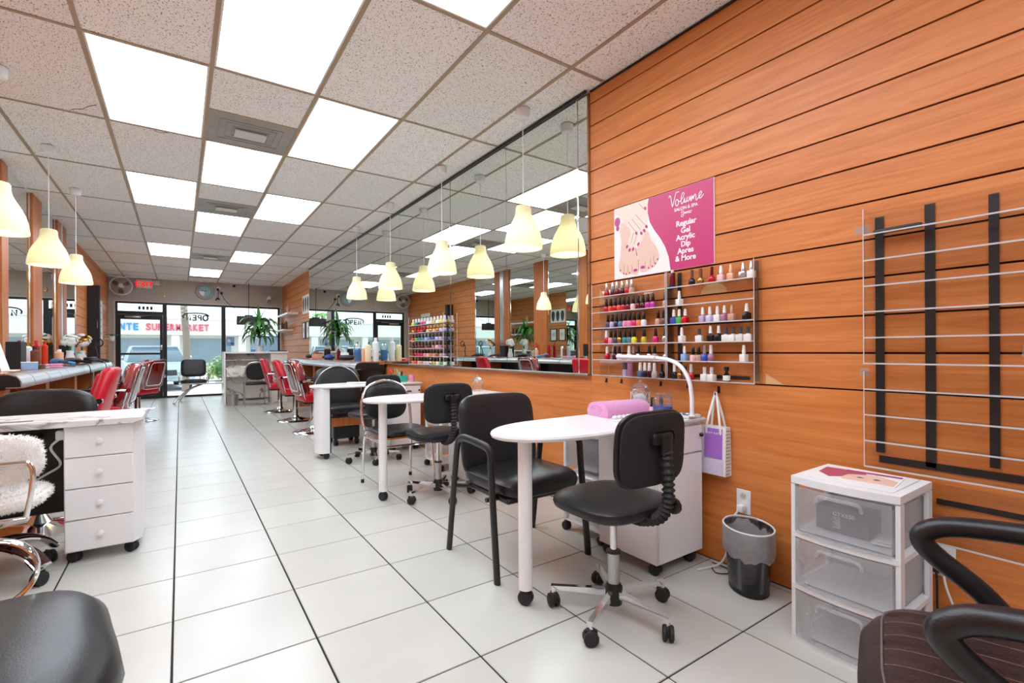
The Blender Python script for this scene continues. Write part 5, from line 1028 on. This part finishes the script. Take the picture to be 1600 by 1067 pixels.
# right counter
XC = 2.07
bt('canister', 'black canister with gold rim on the right counter', [(0, 0), (.05, 0), (.052, .006), (.052, .17), (0, .17)], 'black', (XC, 8.55, CT), [(0, .1705), (.05, .1705), (.05, .185), (0, .187)], 'gold', 'canister')
bt('bottle', 'red bottle between canister and blue jar on right counter', tall(.17, .03), 'c_dark red', (XC+.03, 7.95, CT), capp(.17, .03), 'blackpl')
t = thing('disinfectant_jar', 'tall glass jar of blue liquid on the right counter', 'jar', (XC, 6.85, CT)); obj('liquid', MB().lathe([(0, .004), (.047, .004), (.047, .16), (0, .16)], n=20), mat('bluejar', '#2f7fc0', .15), t); obj('glass', MB().lathe([(0, 0), (.05, 0), (.052, .004), (.052, .2), (.04, .225), (0, .225)], n=20), 'crystal', t); obj('lid', MB().lathe([(0, .2255), (.04, .2255), (.03, .245), (.012, .25), (.014, .275), (0, .28)], n=16), 'steel', t)
bt('bottle', 'peach conditioner bottle on the right counter', tall(.2, .035), 'c_peach', (XC, 6.55, CT), None); bt('bottle', 'printed bottle with black pump cap on the right counter', tall(.22, .035), 'paper', (XC+.02, 6.42, CT), [(0, .203), (.02, .203), (.02, .235), (.008, .24), (.008, .265), (0, .266)], 'blackpl', lab=(.03, .15, 'greydk')); bt('bottle', 'tall cream shampoo bottle on the right counter', tall(.25, .04), 'cream', (XC-.02, 6.33, CT), None); bt('bottle', 'tallest white shampoo bottle at the right counter end', tall(.30, .042), 'whitepl', (XC+.08, 6.32, CT), capp(.30, .042), 'whitepl')
dryer('dark hair dryer beside the blue jar on the right counter', (XC-.05, 7.2, CT), 1.2); dryer('hair dryer lying at the far end of the right counter', (XC, 9.9, CT), .3)
t = thing('blue_bag', 'crumpled dark blue pouch on the right counter', 'pouch', (XC-.05, 8.2, CT)); o = obj('pouch', MB().ball((0, 0, .045), (.08, .11, .045), 12), mat('bluebag', '#27418c', .6), t)
for v in o.data.vertices: v.co += Vector((random.uniform(-.008, .008), random.uniform(-.008, .008), random.uniform(-.006, .006) if v.co.z > .01 else 0))
t = thing('makeup_box', 'small brown box at the far part of right counter', 'box', (XC, 9.3, CT), .2); obj('carton', MB().rbox(-.06, -.09, 0, .06, .09, .1, .005, 1), 'c_peach', t); obj('lid', MB().rbox(-.062, -.092, .1002, .062, .092, .115, .003, 1), 'c_brown', t)
t = thing('white_dispenser', 'white plastic dispenser left of the blue jar', 'dispenser', (XC, 7.5, CT)); obj('body', MB().rbox(-.05, -.06, 0, .05, .06, .12, .012, 2), 'whitepl', t); obj('spout', MB().tube([(0, 0, .12), (0, 0, .17), (-.05, 0, .18)], .008, 6), 'whitepl', t)
# ================================================================== FAR END
t = thing('reception_desk', 'cream marble reception desk near the front windows', 'reception desk', (0, 11.45, 0))
obj('side_panel', MB().box(.735, -.05, 0, .765, .5, 1.10), 'whitegloss', t); obj('front_panel', MB().box(.766, .44, 0, 1.93, .48, 1.06), 'marble', t); obj('back_panel', MB().box(.766, .30, .1, 1.6, .32, .8), 'marble', t)
obj('counter_top', MB().rbox(.766, .05, 1.06, 1.56, .5, 1.095, .004, 1), 'whitegloss', t); obj('work_top', MB().box(.766, .0, .74, 1.6, .43, .765), 'marble', t); obj('upper_shelf', MB().box(.766, .2, .91, 1.56, .43, .93), 'marble', t)
obj('pedestal', MB().box(1.61, .0, 0, 1.93, .43, 1.06), 'marble', t); obj('pedestal_top', MB().rbox(1.565, -.03, 1.061, 1.95, .5, 1.10, .004, 1), 'whitegloss', t)
d = obj('drawer', MB().box(.78, -.012, .58, 1.12, .0, .735), 'marble', t); obj('handle', MB().tube([(.9, -.012, .66), (.92, -.03, .66), (.98, -.03, .66), (1.0, -.012, .66)], .006, 6), 'steel', d); obj('kick_rail', MB().box(.766, .28, 0, 1.6, .30, .05), 'offwhite', t); obj('modesty', MB().box(.78, .002, .58, 1.12, .29, .739), 'marble', t)
tag(obj('red_box', MB().rbox(-.05, -.03, 0, .05, .03, .06, .003, 1), 'c_mauve', None, (.84, 11.72, .9302)), 'small dull red box on the upper reception shelf', 'box'); tag(obj('paper_pile', MB().rbox(-.1, -.06, 0, .1, .06, .02, .003, 1), 'paper', None, (1.15, 11.6, .7652)), 'small pile of paper on the reception work top', 'papers'); tag(obj('laptop', MB().rbox(-.17, -.12, 0, .17, .12, .02, .004, 1), 'black', None, (1.77, 11.66, 1.1002)), 'flat black folder on the raised end of the reception desk', 'folder')
t = thing('potted_plant', 'green potted dracaena standing on the reception desk', 'plant', (1.43, 11.78, 1.0952)); obj('pot', MB().lathe([(0, 0), (.06, 0), (.085, .12), (.09, .13), (.08, .13), (.0, .115)], n=20), 'whitepl', t); obj('stem', MB().tube(catmull([(0, 0, .11), (.01, 0, .35), (-.01, .01, .6)], 4), .016, 8), 'bark', t)
def leaf(az, el, L, w, droop, z0):
    d = Vector((math.cos(az), math.sin(az), 0)); sd = Vector((-d.y, d.x, 0)); V = []; F = []; m_ = 7; p = Vector((0, 0, z0)); e = el
    for i in range(m_+1):
        s = i/m_; ww = w*math.sin(PI*(.08+.92*s)**.8)*(1 if s < 1 else 0)+.002
        up_ = Vector((0, 0, 1))*math.cos(e)-d*math.sin(e)
        V += [p-sd*ww+up_*ww*.25, p, p+sd*ww+up_*ww*.25]
        p = p+(d*math.cos(e)+Vector((0, 0, 1))*math.sin(e))*L/m_; e -= droop/m_
    for i in range(m_): F += [(i*3, i*3+1, i*3+4, i*3+3), (i*3+1, i*3+2, i*3+5, i*3+4)]
    return MB().add(V, F)
for k in range(46):
    z0 = .28+.36*random.random(); obj('leaf', leaf(k*2.4, random.uniform(.5, 1.15), random.uniform(.42, .62), .046, random.uniform(2.2, 3.0), z0), 'green' if k % 3 else 'green2', t)
for k, (az, L) in enumerate(((0.2, .45), (3.3, .42), (1.6, .5))): obj('leaf', leaf(az, 1.35, L, .035, .5, .6), 'green2', t)
t = thing('banquet_chair', 'black padded metal chair tucked at the reception desk', 'chair', (1.27, 11.12, 0)); obj('seat', MB().cushion(.42, .4, .06, (0, .0, .45), 4, 24, .3), 'vinyl', t); obj('backrest', MB().cushion(.37, .33, .04, (0, 0, 0), 3, 26, .3, mx=Tr(0, -.2, .69) @ Matrix.Rotation(PI/2+.08, 4, 'X')), 'fabricblack', t)
obj('back_frame', MB().tube(catmull([(-.21, -.2, .0), (-.205, -.19, .45), (-.2, -.215, .7), (-.15, -.235, .85), (0, -.24, .885), (.15, -.235, .85), (.2, -.215, .7), (.205, -.19, .45), (.21, -.2, .0)], 4), .012, 8), 'alu', t)
for s in (-1, 1): obj('leg', MB().cyl((s*.2, .2, 0), (s*.19, .17, .43), .011, n=8), 'alu', t); obj('seat_rail', MB().cyl((s*.2, -.19, .415), (s*.19, .18, .415), .011, n=8), 'alu', t)
tag(obj('metal_bin', MB().lathe([(0, 0), (.085, 0), (.105, .22), (.101, .22), (.082, .006), (0, .006)], n=22), 'steel', None, (.88, 11.3, 0)), 'small metal waste bin beside the reception desk', 'bin')
t = thing('waiting_chair', 'black waiting chair on a curved chrome beam by the window', 'chair', (.25, 12.75, 0), PI); obj('seat', MB().cushion(.50, .46, .07, (0, .03, .46), 5, 24, .2), 'vinyl', t); obj('backrest', MB().cushion(.48, .40, .06, (0, 0, 0), 5, 30, .3, mx=Tr(0, -.24, .74) @ Matrix.Rotation(PI/2+.15, 4, 'X')), 'vinyl', t)
for s in (-1, 1): obj('back_post', MB().cyl((s*.12, -.2, .42), (s*.12, -.26, .62), .01, n=8), 'chrome', t); obj('armrest', MB().tube(catmull([(s*.26, -.2, .44), (s*.28, -.15, .62), (s*.28, .15, .62), (s*.26, .2, .44)], 4), .012, 8), 'chrome', t)
obj('beam', MB().cyl((-.9, 0, .40), (.28, 0, .40), .028, n=12), 'chrome', t); obj('leg', MB().tube(catmull([(-.15, .0, .38), (.1, .16, .28), (.3, .32, .1), (.36, .38, .015)], 5), .022, 10), 'chrome', t); obj('leg', MB().tube(catmull([(-.15, 0, .38), (.05, -.16, .28), (.2, -.3, .1), (.25, -.36, .015)], 5), .022, 10), 'chrome', t); obj('leg', MB().tube([(-.85, 0, .38), (-.86, .2, .2), (-.86, .32, .015)], .022, 10), 'chrome', t)
# far wall
t = thing('exit_sign', 'red exit sign high on the far wall', 'exit sign', (-.68, YF-.001, 2.695)); obj('housing', MB().rbox(-.16, -.045, -.11, .16, 0, .11, .006, 1), 'offwhite', t); obj('face', MB().box(-.145, -.047, -.085, .145, -.0452, .085), 'white', t)
me = textmesh('EXIT', .17, align='CENTER', extrude=.001, bold=.004); obj('lettering', me, emit('exitred', '#ff2020', 1.1), t, (0, -.0485, -.06), (PI/2, 0, 0))
t = thing('emergency_light', 'small white emergency light beside the exit sign', 'emergency light', (-.455, YF-.001, 2.735)); obj('box', MB().rbox(-.06, -.05, -.05, .06, 0, .05, .01, 2), 'whitepl', t)
for s in (-1, 1): obj('lens', MB().ball((s*.03, -.05, 0), (.022, .012, .022), 10), 'frost', t)
def fan(label, x, z, r, grille, tilt=0):
    t = thing('wall_fan', label, 'fan', (x, YF-.001, z)); obj('mount', MB().rbox(-.04, -.1, -.05, .04, 0, .05, .01, 1), 'whitepl', t); obj('motor', MB().lathe([(0, 0), (.06, 0), (.07, .05), (.05, .1), (0, .1)], n=16, mx=Tr(0, -.1, 0) @ Matrix.Rotation(PI/2, 4, 'X')), 'offwhite', t)
    for k in range(3):
        a = k*2*PI/3+.5; P = [(r*q*.85*math.cos(a+w), -.225+.03*w*4*q, r*q*.85*math.sin(a+w)) for q, w in ((.2, -.5), (.7, -.42), (1, -.2), (1, .25), (.7, .42), (.2, .5))]
        obj('blade', MB().add(P+[(x_, y_-.004, z_) for x_, y_, z_ in P], [tuple(range(6)), tuple(reversed(range(6, 12)))]+[(i, 6+i, 6+(i+1) % 6, (i+1) % 6) for i in range(6)]), 'ventmat' if not grille else 'greydk', t)
    obj('hub', MB().lathe([(0, 0), (.045, 0), (.045, .03), (.03, .04), (0, .04)], n=16, mx=Tr(0, -.2, 0) @ Matrix.Rotation(PI/2, 4, 'X')), 'whitepl', t)
    if grille:
        for y_ in (-.17, -.275): obj('guard_ring', MB().tube([(r*math.cos(a), y_, r*math.sin(a)) for a in [2*PI*i/36 for i in range(36)]], .008, 6, closed=True), 'whitepl', t)
        mb = MB()
        for i in range(40): a = 2*PI*i/40; mb.tube([(.045*math.cos(a), -.295, .045*math.sin(a)), (r*.7*math.cos(a), -.295, r*.7*math.sin(a)), (r*math.cos(a), -.275, r*math.sin(a))], .0022, 3)
        obj('guard_wires', mb, 'offwhite', t, kind='stuff'); obj('guard_badge', MB().lathe([(0, 0), (.045, 0), (.045, .01), (0, .012)], n=18, mx=Tr(0, -.295, 0) @ Matrix.Rotation(PI/2, 4, 'X')), 'whitepl', t)
    return t
fan('round caged white wall fan beside the exit sign', -1.09, 2.60, .20, True); fan('bladed grey wall fan in the far right corner', 1.93, 2.5, .2, False)
t = thing('wall_clock', 'round grey wall clock with teal face on the far wall', 'clock', (.52, YF-.001, 2.60)); mxc = Matrix.Rotation(PI/2, 4, 'X')
obj('rim', MB().lathe([(.13, 0), (.2, 0), (.205, .02), (.19, .04), (.14, .045), (.13, .03)], n=36, mx=mxc), 'ventmat', t); obj('face', MB().lathe([(0, .02), (.135, .02), (.135, .024), (0, .024)], n=36, mx=mxc), mat('clockface', '#7fb0bd', .4), t)
obj('wedge', MB().prism([(0, 0)]+[(.12*math.cos(a), .12*math.sin(a)) for a in [3.1+1.4*i/8 for i in range(9)]], .0245, .026, mxc), 'paper', t); obj('hand', MB().prism([(-.005, 0), (.005, 0), (.004, .09), (-.004, .09)], .0265, .028, mxc @ Matrix.Rotation(1.2, 4, 'Z')), 'black', t); obj('hand', MB().prism([(-.006, 0), (.006, 0), (.005, .06), (-.005, .06)], .0285, .030, mxc @ Matrix.Rotation(-1.0, 4, 'Z')), 'black', t)
t = thing('security_camera', 'small round camera with hanging cables on the far wall', 'camera', (.81, YF-.001, 2.69)); obj('dome', MB().ball((0, -.05, 0), (.05, .05, .05), 14), 'whitepl', t); obj('mount', MB().cyl((0, 0, 0), (0, -.02, 0), .055, n=16), 'offwhite', t); obj('lens', MB().ball((-.02, -.09, -.03), (.03, .02, .035), 10), 'black', t)
obj('junction', MB().ball((.06, -.02, -.11), (.03, .02, .035), 10), 'black', t); obj('cable', MB().tube(catmull([(0, -.01, -.05), (-.01, -.015, -.2), (.02, -.015, -.28)], 4), .006, 6), 'rubber', t); obj('cable', MB().tube(catmull([(.06, -.02, -.12), (.15, -.03, -.3), (.4, -.05, -.52), (.62, -.06, -.6)], 6), .006, 6), 'rubber', t); obj('cable_end', MB().tube(catmull([(.02, -.015, -.28), (-.03, -.03, -.24), (-.06, -.03, -.3)], 4), .014, 6), 'rubber', t)
tag(obj('ceiling_sensor', MB().lathe([(0, 0), (.035, 0), (.03, .035), (0, .045)], n=14, mx=Tr(1.15, YF-.001, 2.78) @ Matrix.Rotation(PI/2, 4, 'X')), 'black'), 'little black sensor high on the far wall', 'sensor')
t = thing('wall_buzzer', 'small tan box with wire above the door frame', 'buzzer', (-.30, YF-.001, 2.46)); obj('box', MB().rbox(-.03, -.03, -.05, .03, 0, .05, .005, 1), 'barewood', t); obj('wire', MB().cyl((0, -.005, .05), (0, -.005, .36), .003, n=5), 'offwhite', t); obj('button', MB().cyl((0, -.03, -.03), (0, -.036, -.03), .015, n=10), 'whitepl', t)
# neon OPEN sign, read from the street
t = thing('open_sign', 'unlit neon open sign hanging in the window, seen reversed', 'sign', (.335, YF+.0, 1.94)); mat('neon', '#2a2a30', .3)
def mir(P, dx): return [(-(x+dx), -.02, z) for x, z in P]
obj('letter', MB().tube([(-.19*1+.05*math.cos(a)*-1, -.02, .065*math.sin(a)) for a in [2*PI*i/18 for i in range(18)]], 0.017, 8, closed=True), 'neon', t)
t.children[-1].location.x = .38
for P, dx in (([(-.03, -.065), (-.03, .06), (.02, .06), (.035, .03), (.02, 0), (-.03, 0)], -.07), ([(.035, .06), (-.03, .06), (-.03, -.06), (.035, -.06)], .04), ([(-.03, 0), (.03, 0)], .04), ([(-.035, -.065), (-.035, .06), (.035, -.06), (.035, .065)], .16)): obj('letter', MB().tube(mir(P, dx), 0.017, 8), 'neon', t)
obj('border', MB().tube(catmull([(-.26, -.02, -.02), (-.27, -.02, .04), (-.2, -.02, .095), (0, -.02, .115), (.2, -.02, .095), (.27, -.02, .04)], 6), .016, 8), 'neon', t)
for s in (-1, 1): obj('hanger', MB().cyl((s*.15, -.02, .1), (s*.12, -.02, .335), .002, n=4), 'neon', t)
t = thing('hanging_screen', 'dark flat screen hanging in the right front window', 'screen', (1.45, 13.92, 1.90)); obj('panel', MB().rbox(-.27, -.03, -.12, .27, .02, .1, .008, 1), 'greydk', t); obj('bracket', MB().rbox(-.09, -.02, .1, .09, .01, .13, .004, 1), 'blackpl', t); obj('rod', MB().cyl((0, -.005, .13), (0, -.005, .935), .008, n=6), 'blackpl', t)
t = thing('window_notice', 'pale blue printed notice taped to the right front window', 'notice', (1.065, YF+.045, 1.365)); obj('sheet', MB().box(-.09, 0, -.115, .09, .003, .115), 'c_sky blue', t); obj('print', MB().box(-.06, -.002, -.02, .0, 0, .05), 'paper', t); obj('print', MB().box(.01, -.002, -.09, .07, 0, -.03), 'c_slate blue', t)
# right wall far section
for n, (z, ya, yb) in enumerate(((1.965, 12.1, 13.5), (1.60, 12.7, 14.0))):
    tag(obj('wall_shelf', MB().rbox(XR-.24, ya, z, XR-.0005, yb, z+.04, .004, 1), 'whitegloss'), ['upper white shelf on the far right wall', 'lower white shelf with bottles on the far right wall'][n], 'shelf')
t = thing('statuette', 'small beige statuette on the upper far shelf', 'statuette', (XR-.12, 12.7, 2.0052)); obj('figure', MB().lathe([(0, 0), (.04, 0), (.045, .02), (.03, .05), (.045, .12), (.03, .18), (.014, .2), (.022, .225), (.016, .25), (0, .258)], n=14), 'c_nude', t); obj('base', MB().lathe([(.0, -.0), (.05, 0), (.05, .012), (0, .012)], n=14), 'c_brown', t)
for n in range(6): bt('bottle', f'{["small dark", "white", "brown", "black", "reddish", "amber"][n]} bottle, {ordn[n]} from the left on the lower far shelf', tall(.15+.02*(n % 3), .03), ['black', 'whitepl', 'c_brown', 'black', 'c_dark red', 'c_brown'][n], (XR-.13, 13.85-.19*n, 1.6402), capp(.15+.02*(n % 3), .03), 'blackpl', group='bottles on the lower far shelf')
t = thing('wall_print', 'white print with three dark hair shapes on far right wall', 'print', (XR-.001, 11.26, 2.13)); obj('board', MB().box(-.012, -.34, -.2, 0, .34, .2), 'paper', t)
for k in range(3): obj('shape', MB().prism([(-.22+.22*k+.08*math.cos(a)*(1+.2*math.sin(a)), .16*math.sin(a)) for a in [2*PI*i/18 for i in range(18)]], .0125, .0135, PM), 'greydk', t)
for n, y in enumerate((11.46, 11.06)):
    t = thing('certificate_frame', ['left framed certificate below the hair print', 'right framed certificate below the hair print'][n], 'frame', (XR-.001, y, 1.56)); obj('frame', MB().box(-.02, -.15, -.19, 0, -.125, .19).box(-.02, .125, -.19, 0, .15, .19).box(-.02, -.125, -.19, 0, .125, -.165).box(-.02, -.125, .165, 0, .125, .19), 'black', t); obj('paper', MB().box(-.012, -.125, -.165, -.004, .125, .165), 'paper', t); obj('print', MB().box(-.0135, -.07, -.05, -.0121, .07, .06), 'offwhite', t)
# left wall far section
t = thing('black_cabinet', 'tall narrow glossy black cabinet on the far left wall', 'cabinet', (XL+.001, 11.25, .93)); obj('body', MB().rbox(0, -.06, 0, .17, .06, 1.36, .004, 1), 'black', t); obj('door', MB().rbox(.006, -.072, .01, .164, -.0605, 1.35, .002, 1), 'blackpl', t); obj('handle', MB().tube([(.14, -.072, .6), (.14, -.09, .6), (.14, -.09, .72), (.14, -.072, .72)], .005, 6), 'steel', t)
t = thing('price_list', 'white price list sheet on the far left wall', 'sheet', (XL+.001, 12.9, 1.75)); obj('sheet', MB().box(0, -.3, -.4, .004, .3, .42), 'paper', t)
for k in range(5): obj('print_line', MB().box(.0041, -.22, .3-k*.14, .005, .18-.05*(k % 2), .315-k*.14), 'greydk', t)
t = thing('small_plant', 'small green plant tuft on the far left wall', 'plant', (XL+.12, 13.55, 1.45)); obj('holder', MB().lathe([(0, -.1), (.04, -.1), (.055, 0), (0, 0)], n=12), 'whitepl', t); obj('bracket', MB().box(-.119, -.01, -.07, -.045, .01, -.05), 'whitepl', t)
for k in range(14): o = obj('leaf', leaf(k*2.4, .8, .16, .02, 1.6, 0), 'green', t)
CRACK1 = [(-.644, 4.646), (-.606, 4.598), (-.567, 4.575), (-.526, 4.5), (-.478, 4.447)]; CRACK2 = [(-.162, 4.70), (-.122, 4.724), (-.072, 4.69)]
obj('crack', MB().tube(catmull([(x, y, CE-.0006) for x, y in CRACK1], 3), .0025, 4), 'greydk', ceil); obj('crack', MB().tube(catmull([(x, y, CE-.0006) for x, y in CRACK2], 3), .0025, 4), 'greydk', ceil)
